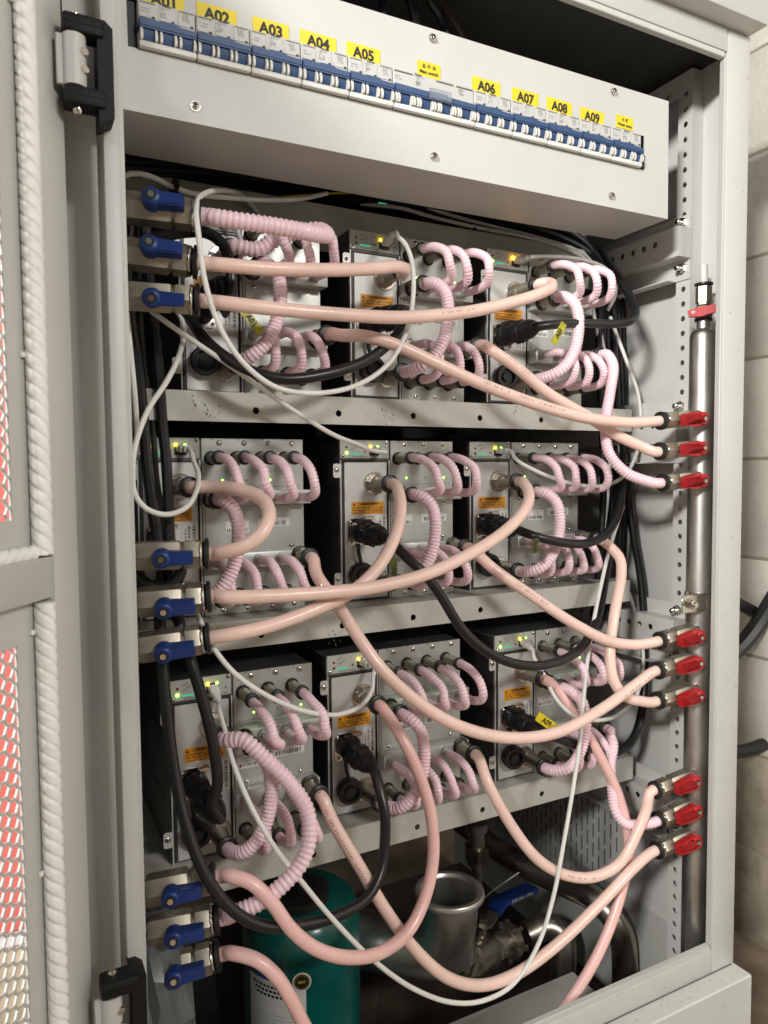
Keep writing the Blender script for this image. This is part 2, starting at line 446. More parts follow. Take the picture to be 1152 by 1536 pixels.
# shelves: lip with holes, top sheet
def shelf(zt, zb, y, holes_u, marks=0):
    m = MB(SHELFP)
    x0, x1 = .056, .889
    hs = [(x - x0, (zt-zb)*.42, .0042) for x in holes_u]
    m.holed((x0, y, Z(zb)), (1,0,0), (0,0,1), (0,.0016,0), x1-x0, zt-zb, hs)
    m.box(x0, x1, y+.0002, 1.38, Z(zt), Z(zt)+.0016)
    o = cpart(m, "shelf"); return o
SH1 = shelf(.0945, .0610, .855, [0.2690, 0.3779, 0.4875, 0.5959, 0.7057])
SH2 = shelf(-.1795, -.2125, .855, [0.2706, 0.3800, 0.4855, 0.5966, 0.7070])
SH3 = shelf(-.4665, -.503, .845, [0.4841, 0.5927, 0.7012, 0.3310, 0.2110])
SH0 = shelf(.361, .30, .93, [0.2231, 0.3553, 0.4592, 0.5636, 0.6682])
# smudged ink and scratch marks on the shelf lips
m = MB(mat("shelf_grime", (.10, .085, .065), .7))
for (x, z, y) in [(0.2017,0.0777,0.8546), (0.2155,0.0688,0.8546), (0.4489,0.0702,0.8546), (0.6639,0.0922,0.8546), (0.3666,-0.2162,0.8546)]:
    for k in range(9):
        a = x + random.uniform(-.010, .010); b = Z(z) + random.uniform(-.011, .011); w = random.uniform(.0006,.0016); h = random.uniform(.001,.004); s_ = random.uniform(-.003,.003)
        m.add([(a,y,b),(a+w,y,b),(a+w+s_,y,b+h),(a+s_,y,b+h)], [(0,1,2,3)])
cpart(m, "scuff_marks")["kind"] = "stuff"
# vent mesh band on the back seen over the second row
m = MB(MESHB)
for r_ in range(4):
    for c in range(46):
        x = .10 + .0135*c + (.00675 if r_ % 2 else 0); z = Z(.028 - .0117*r_)
        pts = [(x + .0062*math.sin(math.pi/3*k), 1.20, z + .0062*math.cos(math.pi/3*k)) for k in range(6)]
        m.tube(pts + [pts[0]], .0011, 4, caps=False)
o = cpart(m, "vent_mesh"); o['kind'] = 'stuff'

# chipped paint and specks along the sill, plinth and jamb edges
m = MB(mat("rust_chip", (.16, .085, .05), .75))
rc = random.Random(11)
for k in range(150):
    q = rc.random(); x = .30 + .64*rc.random()**.8
    if q < .30: y = YF - .0003; z = Z(-.711 - .033*rc.random()**2); ax, az, ay = (1,0,0), (0,0,1), None
    elif q < .55: y = None; z = Z(-.7452); 
    elif q < .8: y = .6706; z = Z(-.748 - .10*rc.random()**2.2)
    else: x = .902 + .047*rc.random(); y = YF - .0003; z = Z(-.70 + 1.25*rc.random())
    w = rc.uniform(.0004, .0016)*(1.6 if rc.random() < .08 else 1); h = rc.uniform(.0003, .0010)
    pts = [(math.cos(t)*w*rc.uniform(.6,1.2), math.sin(t)*h*rc.uniform(.6,1.2)) for t in [2*math.pi*i/7 for i in range(7)]]
    if y is None:
        yy = .680 + .018*rc.random(); m.add([(x+a_, yy+b_, z) for a_, b_ in pts], [tuple(range(7))])
    else: m.add([(x+a_, y, z+b_) for a_, b_ in pts], [tuple(range(7))])
cpart(m, "paint_chips")['kind'] = 'stuff'
m = MB(mat("sill_shadow_gap", (.05,.04,.03), .8)); m.box(.12, .945, YF-.0006, YF-.0001, Z(-.7449), Z(-.7440)); cpart(m, "seam_line")

m = MB(PAINT_IN); m.box(.40, .80, .775, .885, Z(-.828), Z(-.824), .001); m.box(.40, .80, .775, .778, Z(-.86), Z(-.8285)); cpart(m, "base_tray")
# ================================================================ DOOR, swung wide open
DA = R(125)
door = bpy.data.objects.new("door", None); COL.objects.link(door); door.parent = cab
door.location = (.054-.5, .699-.70, 0); door.rotation_euler = (0, 0, math.pi + math.atan2(.819, .574))
door['label'] = "open grey cabinet door with honeycomb vent mesh and white twisted seal"
# door axes: +X from the hinges to the free edge, -Y... inner face looks along local +Y
m = MB(PAINT)
HX = .88
m.box(0, .038, -.016, 0, Z(-.72), Z(.60), .002, 2)
m.box(.0385, HX, -.016, -.0005, Z(-.72), Z(-.685), .002, 2); m.box(.0385, HX, -.016, -.0005, Z(.565), Z(.60), .002, 2)
m.box(.0385, HX, -.016, -.0005, Z(-.103), Z(-.068), .002, 2); m.box(HX, HX+.034, -.016, 0, Z(-.72), Z(.60), .002, 2)
m.build("door_frame", door)
def hex_panel(z0, z1, x0, x1, zstart=None):
    m = MB(PAINT); y0 = -.0145; y1 = -.0125
    p = .0122; rw = p*math.sqrt(3)/2; rr = p/math.sqrt(3); hr = rr*.84
    za, zb = (z0 + .03, z1 - .03) if zstart is None else zstart
    cols = int((.36)/rw); rows = int((zb-za)/p)
    xs = x0 + .029
    for c in range(cols):
        for r_ in range(rows):
            cx = xs + rw*(c+.5); cz = za + p*(r_+.5) + (p/2 if c % 2 else 0)
            vi = []; 
            for yy in (y1, y0):
                for q in (rr, hr):
                    vi += [(cx + q*math.cos(math.pi/3*k), yy, cz + q*math.sin(math.pi/3*k)) for k in range(6)]
            fs = []
            for k in range(6):
                j = (k+1) % 6
                fs += [(k, k+6, j+6, j), (k+6, k+18, j+18, j+6), (k+12, j+12, j+18, k+18)]
            m.add(vi, [tuple(reversed(f)) for f in fs])
    o = m.build("honeycomb_mesh", door)
    m = MB(PAINT)
    e = xs + rw*.5; e2 = xs + rw*cols
    m.box(x0, e, y0-.0002, y1+.0002, z0, z1); m.box(e2, x1, y0-.0002, y1+.0002, z0, z1)
    m.box(e, e2, y0-.0002, y1+.0002, z0, za+.002); m.box(e, e2, y0-.0002, y1+.0002, zb-.004, z1)
    m.build("skin_panel", door)
hex_panel(Z(-.068), Z(.565), .0385, HX)
hex_panel(Z(-.685), Z(-.103), .0385, HX)
def rope(pts, name, rr=.0083):
    q = spline(pts, .0011)
    m = MB(ROPE)
    m.tube(q, rr, 36, lobes=lambda i, g: 1 - .22*math.exp(-(math.cos(1.5*(g + i*.0011*2*math.pi/.036))/.24)**2))
    m.build(name, door, angle=80)
zz0, zz1 = Z(-.066), Z(.56)
RX, RY = .0465, -.0042
rope([(RX, RY, zz1), (RX, RY, Z(.3)), (RX, RY, Z(.1)), (RX, RY, zz0)], "twisted_seal")
rope([(RX+.008, RY-.004, Z(-.0640)), (.3, RY-.004, Z(-.0640)), (.6, RY-.004, Z(-.0640)), (HX-.01, RY-.004, Z(-.0640))], "twisted_seal", .0062)
rope([(RX, RY, Z(-.106)), (RX, RY, Z(-.3)), (RX, RY, Z(-.5)), (RX, RY, Z(-.683))], "twisted_seal")
def clip(z):
    m = MB(ROPE); m.box(.052, .0570, -.0124, -.0090, z-.0022, z+.0022, .0008); m.build("seal_clip", door)
for z in (Z(.375), Z(.097), Z(-.13), Z(-.335)): clip(z)
# hinges: black clamp on the frame, grey knuckle welded to the door, steel pin
def hinge(loc):
    h = MB(MATTE)
    h.box(-.024, .012, -.020, .004, .027, .046, .003, 2); h.box(-.024, .012, -.020, .004, -.046, -.027, .003, 2)
    h.box(-.0235, .0115, -.0206, -.0195, .0355, .0365); h.box(-.0235, .0115, -.0206, -.0195, -.0375, -.0365)
    h.prism([(.006,-.060),(.020,-.052),(.020,.040),(.013,.047),(.004,.047),(.006,.036),(.006,-.044)], (0, -.016, 0), (1,0,0), (0,0,1), (0,.030,0))
    o = bpy.data.objects.new("hinge", h.mesh("hinge")); COL.objects.link(o); o.parent = cab; o.location = Vector(loc) - Vector((.5,.70,0))
    k = MB(PAINT); k.lathe((-.014,-.009,-.0262), (0,0,1), [(0,.0108),(.0524,.0108)], 18); k.box(-.030,-.016,-.0125,-.0085,-.026,.026,.001)
    kk = k.build("knuckle", o)
    p = MB(CHROME); p.lathe((-.012,-.009,-.053), (0,0,1), [(0,.003),(.002,.0046),(.006,.0046),(.007,.0034),(.098,.0034),(.100,.0042),(.104,.0042),(.106,.002)], 14); p.build("pin", o)
    s = MB(CHROME); s.lathe((-.006,-.0165,.009), (.5,-1,0), [(0,.0042),(.002,.0038)], 12); s.lathe((-.006,-.0165,-.009), (.5,-1,0), [(0,.0042),(.002,.0038)], 12); s.build("screw", o)
    o.scale = (.90, .92, .80)
    return o
hinge((0.074, 0.69, 1.3172)); hinge((0.0806, 0.69, 0.4765))

# red board and floor-standing pale box seen through the mesh
rb = thing("red_board", "red board standing behind the mesh of the open door", "board", (-.44, .86, 0))
m = MB(REDB); m.box(-.55, .46, 0, .03, .475, 1.75, .004); m.build("panel", rb)
m = MB(mat("board_edge", (.75, .75, .8), .4)); m.box(-.55, .46, -.002, .031, .462, .474, .001); m.build("edge_strip", rb)
m = MB(mat("board_foot", (.50, .42, .30), .7, var=.4, vscale=30)); m.box(-.55, .46, 0, .03, 0, .461, .002); m.build("base", rb)

# ================================================================ BREAKER PANEL
TILT = .0085
pan = thing("breaker_panel", "light grey folded steel cover holding the row of breakers", "panel", (.0, .735, Z(.3416)), (0, -TILT, 0))
m = MB(PAINT)
PW = .829; PH = .159
wx0, wx1, wz0, wz1 = .1140, .7835, .0584, .1035
m.box(.058, wx0, 0, .0018, 0, PH); m.box(wx1, PW, 0, .0018, 0, PH); m.box(wx0, wx1, 0, .0018, 0, wz0); m.box(wx0, wx1, 0, .0018, wz1, PH)
m.box(.058, PW, .0018, .100, 0, .0018); m.box(.058, PW, .0018, .100, PH-.0018, PH); m.box(PW-.0018, PW, .0018, .100, .0018, PH-.0018)
m.build("cover", pan)
m = MB(INK); m.box(wx0-.01, wx1+.01, .012, .016, wz0-.01, wz1+.01); m.box(wx0+.0005, wx0+.0078, .004, .010, wz0, wz1); m.box(wx1-.006, wx1-.0003, .004, .010, wz0, wz1); m.build("backing", pan)
def panpt(x, z):   # picture-plane point of the cover -> local
    return (x, z - .3416 - TILT*x)
for (x, y, z) in [(0.1753, 0.735, 0.3592), (0.4486, 0.735, 0.3623), (0.7231, 0.735, 0.3627), (0.4484, 0.735, 0.4938), (0.7262, 0.735, 0.4972)]:
    lx, lz = panpt(x, z); part("screw", screw_mesh(.0042) if False else SCREW, pan, (lx, -.0003, lz)).scale = (1.25, 1.8, 1.25)
def sticker(txt, a, b, h, size, sub=None):
    x0, z0 = panpt(a[0], a[2]); x1, z1 = panpt(b[0], b[2]); z = (z0+z1)/2
    m = MB(YEL); m.box(x0, x1, -.0007, -.0001, z-h, z, 0); o = m.build("sticker", pan)
    t = MB(INK)
    cx = (x0+x1)/2
    if sub:
        t.text(txt, size*1.0, (cx, -.0009, z-h*.34), (1,0,0), (0,0,1), bold=.0001); t.text(sub, size*1.0, (cx, -.0009, z-h*.72), (1,0,0), (0,0,1), bold=.0002)
    else: t.text(txt, size, (cx, -.0009, z-.0095), (1,0,0), (0,0,1), bold=.00060, res=3)
    t.build("lettering", o); o['label'] = "yellow sticker printed " + (sub or txt)
sticker('A01', (0.1301, 0.735, 0.4595), (0.1674, 0.735, 0.4597), .0185, .0150)
sticker('A02', (0.1796, 0.735, 0.4599), (0.2194, 0.735, 0.4601), .0185, .0150)
sticker('A03', (0.2359, 0.735, 0.4607), (0.2743, 0.735, 0.4617), .0185, .0150)
sticker('A04', (0.2867, 0.735, 0.461), (0.3277, 0.735, 0.4628), .0185, .0150)
sticker('A05', (0.3402, 0.735, 0.4625), (0.3805, 0.735, 0.4643), .0185, .0150)
sticker('总 开 关', (0.428, 0.735, 0.4652), (0.4581, 0.735, 0.4659), .0165, .0052 if 'Main switch'=='Main switch' else .0048, 'Main switch')
sticker('A06', (0.5024, 0.735, 0.4644), (0.5429, 0.735, 0.4661), .0185, .0150)
sticker('A07', (0.5608, 0.735, 0.4647), (0.6008, 0.735, 0.4666), .0185, .0150)
sticker('A08', (0.6145, 0.735, 0.4656), (0.6545, 0.735, 0.4671), .0185, .0150)
sticker('A09', (0.669, 0.735, 0.4652), (0.7089, 0.735, 0.4663), .0185, .0150)
sticker('水 泵', (0.7313, 0.735, 0.4693), (0.7614, 0.735, 0.4705), .0165, .0052 if 'Water pump'=='Main switch' else .0048, 'Water pump')
# ---- breakers
def breaker(poles, pw, label, loc, name="circuit_breaker", wide=False, bfirst=None):
    r = thing(name, label, "circuit breaker", loc, (0, -TILT, 0), "circuit breakers in the cover window")
    w = poles*pw; e = .0003
    m = MB(WPLAS)
    m.box(e, w-e, .0060, .030, -.006, .0075, .0012)          # hidden foot
    m.box(e, w-e, -.0060, .0005, .0007, .0066, .0014, 2)
    for k in range(poles):
        m.box(k*pw+e, (k+1)*pw-e, .0045, .03, .0066, .019)
    m.build("body", r)
    m = MB(LPLAS); 
    m.box(e, w-e, -.0030, .030, .0235, .0446, .0008); 
    if not wide:
        for k in range(poles): m.box(k*pw+.0012, (k+1)*pw-.0012, -.0037, -.0025, .0290, .0428, .0003)
    m.build("label_face", r)
    for k in range(poles):
        f = MB(WPLAS)
        for q in ((.0012, .0036, ) if not wide else (.0012, .0042)):
            for s_ in (q, pw - q - .0022):
                if not wide and q > .002: continue
                pr = [(-.0030,.0062),(-.0080,.0068),(-.0092,.0098),(-.0088,.0140),(-.0068,.0172),(-.002,.0182),(.004,.0182),(.004,.0062)]
                f.prism(pr, (k*pw + s_, 0, 0), (0,1,0), (0,0,1), (.0022,0,0))
        f.build("ear", r)
        tg_ = MB(NAVY); g = .0042 if not wide else .0078
        tg_.prism([(.006,.0062),(-.0025,.0062),(-.0045,.011),(-.0062,.0185),(.006,.0185)], (k*pw+g, 0, 0), (0,1,0), (0,0,1), (pw-2*g,0,0))
        tg_.build("toggle", r)
    m = MB(NAVY)
    c = w/2; q = pw*.62
    m.prism([(.0005,.0172),(w-.0005,.0172),(w-.0005,.0245),(c+q,.0250),(c+q*.7,.0268),(c-q*.5,.0268),(c-q*.75,.0256),(.0005,.0262)], (0, -.0080, 0), (1,0,0), (0,0,1), (0,.0120,0))
    m.prism([(.0010,.0240),(w-.0010,.0228),(w-.0010,.0190),(.0010,.0190)][::-1], (0, -.0088, 0), (1,0,0), (0,0,1), (0,.0008,0))
    m.build("tie_bar", r)
    t = MB(INK)
    n = poles
    for k in range(n):
        if not wide: t.box((k+1)*pw-.0052, (k+1)*pw-.0026, -.0041, -.0035, .0292, .0308)
    k1 = 1
    y = -.00395
    t.text("Nader", .0036, (k1*pw + (.5*pw if not wide else .2*pw), y, .0434), (1,0,0), (0,0,1), bold=.0001, res=1)
    t.use(GINK)
    t.text("NDM1-63" if not wide else "NDM1-125", .0022, (k1*pw + .0022, y, .0405), (1,0,0), (0,0,1), align='LEFT', res=1)
    t.text("C32", .0024, (k1*pw + .0022, y, .0383), (1,0,0), (0,0,1), align='LEFT', res=1)
    strap_text(t, [.8,.8,.7], k1*pw+.0022, k1*pw+.0085, .0318, .0368, y)
    for a in range(3):
        x = (n-1)*pw + .0060 + .0022*a
        t.tube([(x, y, .041), (x+.0003, y, .0395), (x-.0007, y, .0378), (x+.0009, y, .0355), (x+.0005, y, .0335)], .00028, 4)
    strap_text(t, [.9,.0,.9], .003, .011, .0335, .0375, y)
    t.build("print", r)
    lp = MB(GINK)
    for k in range(n):
        if k != 1: lp.box(k*pw+.0022, (k+1)*pw-.0022, -.0042, -.0030, .0418, .0427)
    lp.build("label_slot", r)["kind"] = "stuff"
    if wide:
        cl = MB(CLEARP); cl.prism([(0,.018),(.028,.018),(.028,.028),(0,.028)], (w*.40, -.0125, 0), (1,0,0), (0,0,1), (0,.0035,0)); cl.build("clear_guard", r)
    return r
bx = wx0 + .0088
LAB = ["under the yellow A01 sticker, leftmost in the row", "under the yellow A02 sticker", "under the yellow A03 sticker", "under the yellow A04 sticker", "under the yellow A05 sticker"]
def bloc(x): return (x, .7345, Z(.3416) + TILT*x + .0578)
for l in LAB:
    breaker(3, .018, "white breaker with blue tie bar " + l, bloc(bx)); bx += .0542
breaker(4, .027, "wide main switch breaker with clear guard on its blue bar", bloc(bx), "main_breaker", True); bx += .1082
for l in ["under the yellow A06 sticker", "under the yellow A07 sticker", "under the yellow A08 sticker", "under the faded yellow A09 sticker", "under the small Water pump sticker, rightmost in the row"]:
    breaker(3, .018, "white breaker with blue tie bar " + l, bloc(bx)); bx += .0542

# ================================================================ SERVER UNITS
def fitting(m, o, r, L, collar=True, flange=0.0):
    """push-in fitting standing out of a face towards -Y"""
    x, y, z = o
    m.use(NICKEL)
    if flange: 
        m.use(CHROME); m.lathe(o, (0,-1,0), [(0,flange),(.0015,flange),(.003,flange*.93),(.003,flange*.72),(.004,flange*.70)], 28)
        m.use(NICKEL); m.lathe((x,y-.004,z), (0,-1,0), [(0,r*1.42),(.009,r*1.42),(.010,r*1.3)], 6, phase=.3)
        s = .014
    else:
        m.use(BLACK); m.lathe(o, (0,-1,0), [(0,r*1.45),(.002,r*1.45),(.003,r*1.3)], 18)
        m.use(NICKEL); m.lathe((x,y-.003,z), (0,-1,0), [(0,r*1.22),(.008,r*1.22),(.0085,r*1.1)], 6)
        s = .0115
    m.use(NICKEL)
    m.lathe((x,y-s,z), (0,-1,0), [(0,r*1.15),(L-s-.008,r*1.15),(L-s-.006,r*1.28),(L-s-.004,r*1.28)], 20)
    if collar:
        m.use(BLACK); m.lathe((x,y-L+.004,z), (0,-1,0), [(0,r*1.32),(.001,r*1.42),(.0045,r*1.42),(.0055,r*1.25),(.006,r*1.0)], 20)
H = .2215
UNITS = {}
def make_unit(nb):
    wide = nb == 4
    Wd = .103 if not wide else .133
    r = thing("server_unit", "", "server", (0,0,0), group="liquid cooled servers on the shelves")
    m = MB(CASE)
    m.box(-.0775, Wd+.0005, .0012, .42, .0008, H-.0008, .0012)
    m.box(-.0785, -.0775, .03, .40, .150, .1515); m.box(-.0785, -.0775, .03, .40, .070, .0715)
    m.build("case", r)
    m = MB(STRIP); m.box(-.0765, -.0022, -.0006, .001, .1965, H, .0004); sp = m.build("status_strip", r)
    m = MB(INK)
    m.text("Fault", .0034, (-.0605, -.0009, .2145), (.88,0,.48), (-.48,0,.88), align='LEFT', res=1); m.text("Normal", .0034, (-.0605, -.0009, .2085), (.88,0,.48), (-.48,0,.88), align='LEFT', res=1)
    m.text("SD Card", .0032, (-.054, -.0009, .1990), (1,0,0), (0,0,1), res=1); m.text("IP Report", .0032, (-.0405, -.0009, .1990), (1,0,0), (0,0,1), res=1); m.text("ETH", .0030, (-.025, -.0009, .1990), (1,0,0), (0,0,1), res=1); m.text("RST", .0030, (-.009, -.0009, .1990), (1,0,0), (0,0,1), res=1)
    m.lathe((-.0395, -.0004, .2055), (0,-1,0), [(0,.0014),(.0004,.0014)], 10); m.lathe((-.009, -.0004, .2055), (0,-1,0), [(0,.0011),(.0004,.0011)], 10)
    m.box(-.0325, -.0175, -.0009, -.0005, .2005, .2130)
    m.build("print", sp)
    m = MB(LR); m.lathe((-.0665, -.0005, .2115), (0,-1,0), [(0,.0019),(.0008,.0015)], 12); m.build("fault_light", sp)
    m = MB(LG); m.lathe((-.0665, -.0005, .2040), (0,-1,0), [(0,.0021),(.001,.0016)], 12); m.build("normal_light", sp)
    m = MB(LGD); m.box(-.0610, -.0460, -.0010, -.0005, .2015, .2033); m.build("card_slot", sp)
    m = MB(LY); m.box(-.0322, -.0292, -.0030, -.0005, .2105, .2140, .0006); m.build("port_light", sp)
    m = MB(LG); m.box(-.0210, -.0180, -.0014, -.0005, .2110, .2138, .0004); m.build("port_light", sp)
    for x, z in ((-.0725, .1995), (-.0055, .2185)): part("screw", SCREWS, sp, (x, -.0006, z))
    m = MB(ALU); m.box(-.0705, -.0058, -.0012, .001, .0035, .1915, .0006); pf = m.build("power_supply_face", r)
    m = MB(INK); m.box(-.0745, -.0725, -.0003, .0012, .0025, .1925); m.box(-.0042, -.0034, -.0003, .0012, .0025, .1925); m.box(-.0722, -.0045, -.0003, .0012, .1920, .1935)
    m.use(ALU); m.box(-.0765, -.0750, -.0012, .001, .0010, .1945); m.box(-.0030, -.0012, -.0012, .001, .0010, .1945); m.build("rim", r)
    # side tabs with screws
    for z in (.180, .032):
        m = MB(ALU); m.prism(rounded(.011, .019, .003), (-.0812, -.0012, z), (1,0,0), (0,0,1), (0,.0016,0)); tb = m.build("side_tab", r)
        part("screw", SCREW, tb, (-.0820, -.0012, z+.001))
    m = MB(ORANGE); m.box(-.0615, -.0125, -.0016, -.0012, .1195, .1370); wl = m.build("warning_label", pf)
    m = MB(INK)
    m.prism([(0,0),(.0042,0),(.0021,.0038)], (-.0598, -.0017, .1315), (1,0,0), (0,0,1), (0,-.0002,0))
    m.text("使用前请先连接地线!", .0036, (-.0350, -.0019, .1335), (1,0,0), (0,0,1), bold=.00008, res=1)
    strap_text(m, [.92,.5,.92,.5,.92], -.0595, -.0150, .1205, .1300, -.0018); m.build("print", wl)
    m = MB(LABELW); m.box(-.0245, -.0075, -.0016, -.0012, .080, .1175); bl = m.build("barcode_label", pf)
    m = MB(INK); barcode(m, -.0130, -.0090, .082, .1155, -.0018, True); barcode(m, -.0225, -.0205, .083, .110, -.0018, True); barcode(m, -.0185, -.0160, .083, .114, -.0018, True); m.build("print", bl)
    m = MB(NICKEL); fitting(m, (-.0255, -.0012, .1620), .0088, .047, True, .0165); m.build("coolant_fitting", r)
    m = MB(NICKEL); fitting(m, (-.0235, -.0012, .0310), .0088, .047, True, .0165); m.build("coolant_fitting", r)
    # socket plate and rubber cap on its strap
    m = MB(CHROME); m.prism(rounded(.034, .036, .006), (-.0510, -.0013, .0965), (1,0,0), (0,0,1), (0,-.003,0)); so = m.build("socket_plate", r)
    for dx in (-.0125, .0125):
        for dz in (-.0135, .0135): part("screw", SCREWS, so, (-.0510+dx, -.0043, .0965+dz))
    m = MB(CHROME); m.box(-.047, -.033, -.016, -.0045, .112, .1175, .0012); m.build("latch", so)
    m = MB(BLACK); m.tube(spline([(-.053,-.006,.080),(-.054,-.008,.070),(-.052,-.010,.058),(-.050,-.010,.048)], .003), .0028, 8)
    m.build("cap_strap", r)
    m = MB(BLACK); m.lathe((-.0490, -.003, .0385), (-.15,-1,-.08), [(0,.0165),(.004,.0175),(.013,.0175),(.015,.0160),(.015,.0120),(.009,.0110),(.009,.0070),(.013,.0065)], 26); m.build("socket_cap", r)
    # board side
    m = MB(FACE); m.box(.0002, Wd, -.0008, .0012, .0002, H-.0002, .0004); bf = m.build("board_face", r)
    m = MB(FACE); m.box(.0030, Wd-.003, -.0018, -.0007, .081, .136, .0004); m.box(.0030, Wd-.003, -.0022, -.0007, .0575, .0598, .0003); m.build("middle_plate", r)
    m = MB(MANI); m.box(-.003, Wd+.002, -.022, -.0009, .138, .156, .0012, 2); um = m.build("manifold_block", r)
    m = MB(MANI); m.box(-.004, Wd+.001, -.022, -.0009, .060, .079, .0012, 2); lm = m.build("manifold_block", r)
    for x in (.014, Wd-.018):
        for z in (.1335, .0835): part("screw", SCREWS, bf, (x, -.0018, z))
    for k in range(nb):
        part("screw", SCREW, bf, (.0225+.0318*k, -.0008, .2155)); part("screw", SCREW, bf, (.0225+.0318*k, -.0008, .0055))
    for k in (0, 2):
        if k < nb:
            m = MB(LG); m.lathe((.0255+.031*k, -.0006, .1690), (0,-1,0), [(0,.0013),(.0009,.001)], 10); m.build("status_light", bf)
    m = MB(INK)
    for k in range(nb): m.box(.014+.0318*k, .0148+.0318*k, -.0011, -.0007, H-.003, H-.0005)
    for k in (1, 3):
        if k < nb: m.lathe((.0255+.031*k, -.0006, .1690), (0,-1,0), [(0,.0011),(.0003,.0011)], 10)
    m.box(.004, Wd-.004, -.0010, -.0007, .1600, .1604)
    m.build("slots", bf)["kind"] = "stuff"
    l1 = .031 if wide else .003
    m = MB(LABELW); m.box(l1, l1+.030, -.0022, -.0018, .1025, .1175); la = m.build("barcode_label", r)
    m = MB(INK); barcode(m, l1+.002, l1+.028, .1040, .1085, -.0024); m.text("S2E30706", .0030, (l1+.015, -.0024, .1105), (1,0,0), (0,0,1), res=1); m.text("WM HASH", .0028, (l1+.015, -.0024, .1145), (1,0,0), (0,0,1), res=1); m.build("print", la)
    l2 = .071 if wide else .050
    m = MB(LABELW); m.box(l2, l2+.042, -.0022, -.0018, .1065, .1175); la = m.build("barcode_label", r)
    m = MB(INK); barcode(m, l2+.004, l2+.038, .1080, .1135, -.0024); m.text("2E30S07061", .0024, (l2+.021, -.0024, .1155), (1,0,0), (0,0,1), res=1); m.build("print", la)
    # fittings, ports and loops of ribbed hose
    for k in range(nb):
        tx, px, lx, bx_ = .012+.0318*k, .0300+.0288*k, .0060+.0290*k, .012+.0318*k
        m = MB(NICKEL); fitting(m, (tx, -.0008, .1965), .0062, .038); m.build("push_fitting", r)
        m = MB(NICKEL); fitting(m, (bx_, -.0008, .0240), .0062, .036); m.build("push_fitting", r)
        m = MB(MANI); m.lathe((px, -.0218, .148), (0,-1,0), [(0,.0062),(.006,.0062),(.006,.0048),(.022,.0044)], 16); m.build("port", um)
        m = MB(MANI); m.lathe((lx, -.0218, .0705), (0,-1,0), [(0,.0062),(.006,.0062),(.006,.0048),(.022,.0044)], 16); m.build("port", lm)
        j = lambda a: random.uniform(-a, a)
        e = j(.004)
        p = [(tx,-.034,.1965),(tx+.001,-.046,.1962),(tx+.003+j(.001),-.064,.1925),(tx+.007+j(.002),-.080+e,.181),(tx+.010+j(.002),-.083+e,.166),(px+.004,-.073,.1525),(px+.001,-.056,.1475),(px,-.042,.148),(px,-.034,.148)]
        m = MB(PINK); ribbed_tube(m, p, .0060, random.uniform(.0037,.0047), random.uniform(.010,.016)); m.build("loop_hose", r)
        e = j(.004)
        p = [(lx,-.034,.0705),(lx,-.043,.0705),(lx+.002,-.056,.0700),(lx+.006+j(.002),-.074+e,.0600),(lx+.009+j(.002),-.080+e,.044),(bx_+.004,-.071,.0290),(bx_+.001,-.055,.0240),(bx_,-.043,.0240),(bx_,-.034,.0240)]
        m = MB(PINK); ribbed_tube(m, p, .0060, random.uniform(.0037,.0047), random.uniform(.010,.016)); m.build("loop_hose", r)
    m = MB(NICKEL); fitting(m, (.0060, -.0215, .1470), .0080, .031); m.build("inlet_fitting", um)
    ox = Wd - .0135
    m = MB(NICKEL); fitting(m, (ox, -.0215, .0715), .0088, .034); m.build("outlet_fitting", lm)
    p = [(.006,-.046,.147),(.0065,-.058,.1468),(.0100,-.071,.1440),(.0165,-.082,.1330),(.0190,-.087,.115),(.0170,-.089,.092),(.0105,-.089,.068),(-.001,-.087,.049),(-.0125,-.080,.0375),(-.0200,-.066,.0320),(-.0232,-.054,.0310),(-.0235,-.042,.0310)]
    m = MB(PINK); ribbed_tube(m, p, .0083, .0044, .012); m.build("jumper_hose", r)
    return r, Wd
U3, W3 = make_unit(3); U4, W4 = make_unit(4)
used = {3: False, 4: False}
POS = {}
def place(key, nb, loc, label):
    proto = U3 if nb == 3 else U4
    o = proto if not used[nb] else copy_tree(proto)
    used[nb] = True
    o.location = loc; o['label'] = label
    POS[key] = (Vector(loc), W3 if nb == 3 else W4, o)
def UP(key, x, y, z): return POS[key][0] + Vector((x, y, z))
def ports(key):
    p, w, o = POS[key]
    return dict(psu=p+Vector((-.0255,-.047,.162)), out=p+Vector((w-.0135,-.054,.0715)), plug=p+Vector((-.051,-.0045,.0965)), eth=p+Vector((-.025,-.001,.2075)))
place('11', 3, (0.2637, 0.885, 1.0662), "narrow server on the top shelf behind the three uppermost blue valves")
place('12', 3, (0.4867, 0.887, 1.069), "narrow server in the middle of the top shelf, its power cable curling left")
place('13', 3, (0.6986, 0.876, 1.069), "narrow server with amber port lights at the right end of the top shelf")
place('21', 4, (0.2124, 0.9, 0.7922), "wide four-loop server at the left end of the middle shelf behind black cables")
place('22', 3, (0.4752, 0.9, 0.7922), "narrow server in the middle of the middle shelf")
place('23', 4, (0.6847, 0.9, 0.7922), "wide four-loop server at the right end of the middle shelf")
place('31', 3, (0.2357, 0.862, 0.5052), "narrow server at the left end of the bottom shelf, its power cable bent upward")
place('32', 4, (0.444, 0.88, 0.5052), "wide four-loop server in the middle of the bottom shelf")
place('33', 3, (0.707, 0.868, 0.5052), "narrow server at the right end of the bottom shelf beside a bright yellow cable tag")
def children(o, nm): return [k for k in COL.objects if k.parent == o and k.name.split('.')[0] == nm]
rj = random.Random(5)
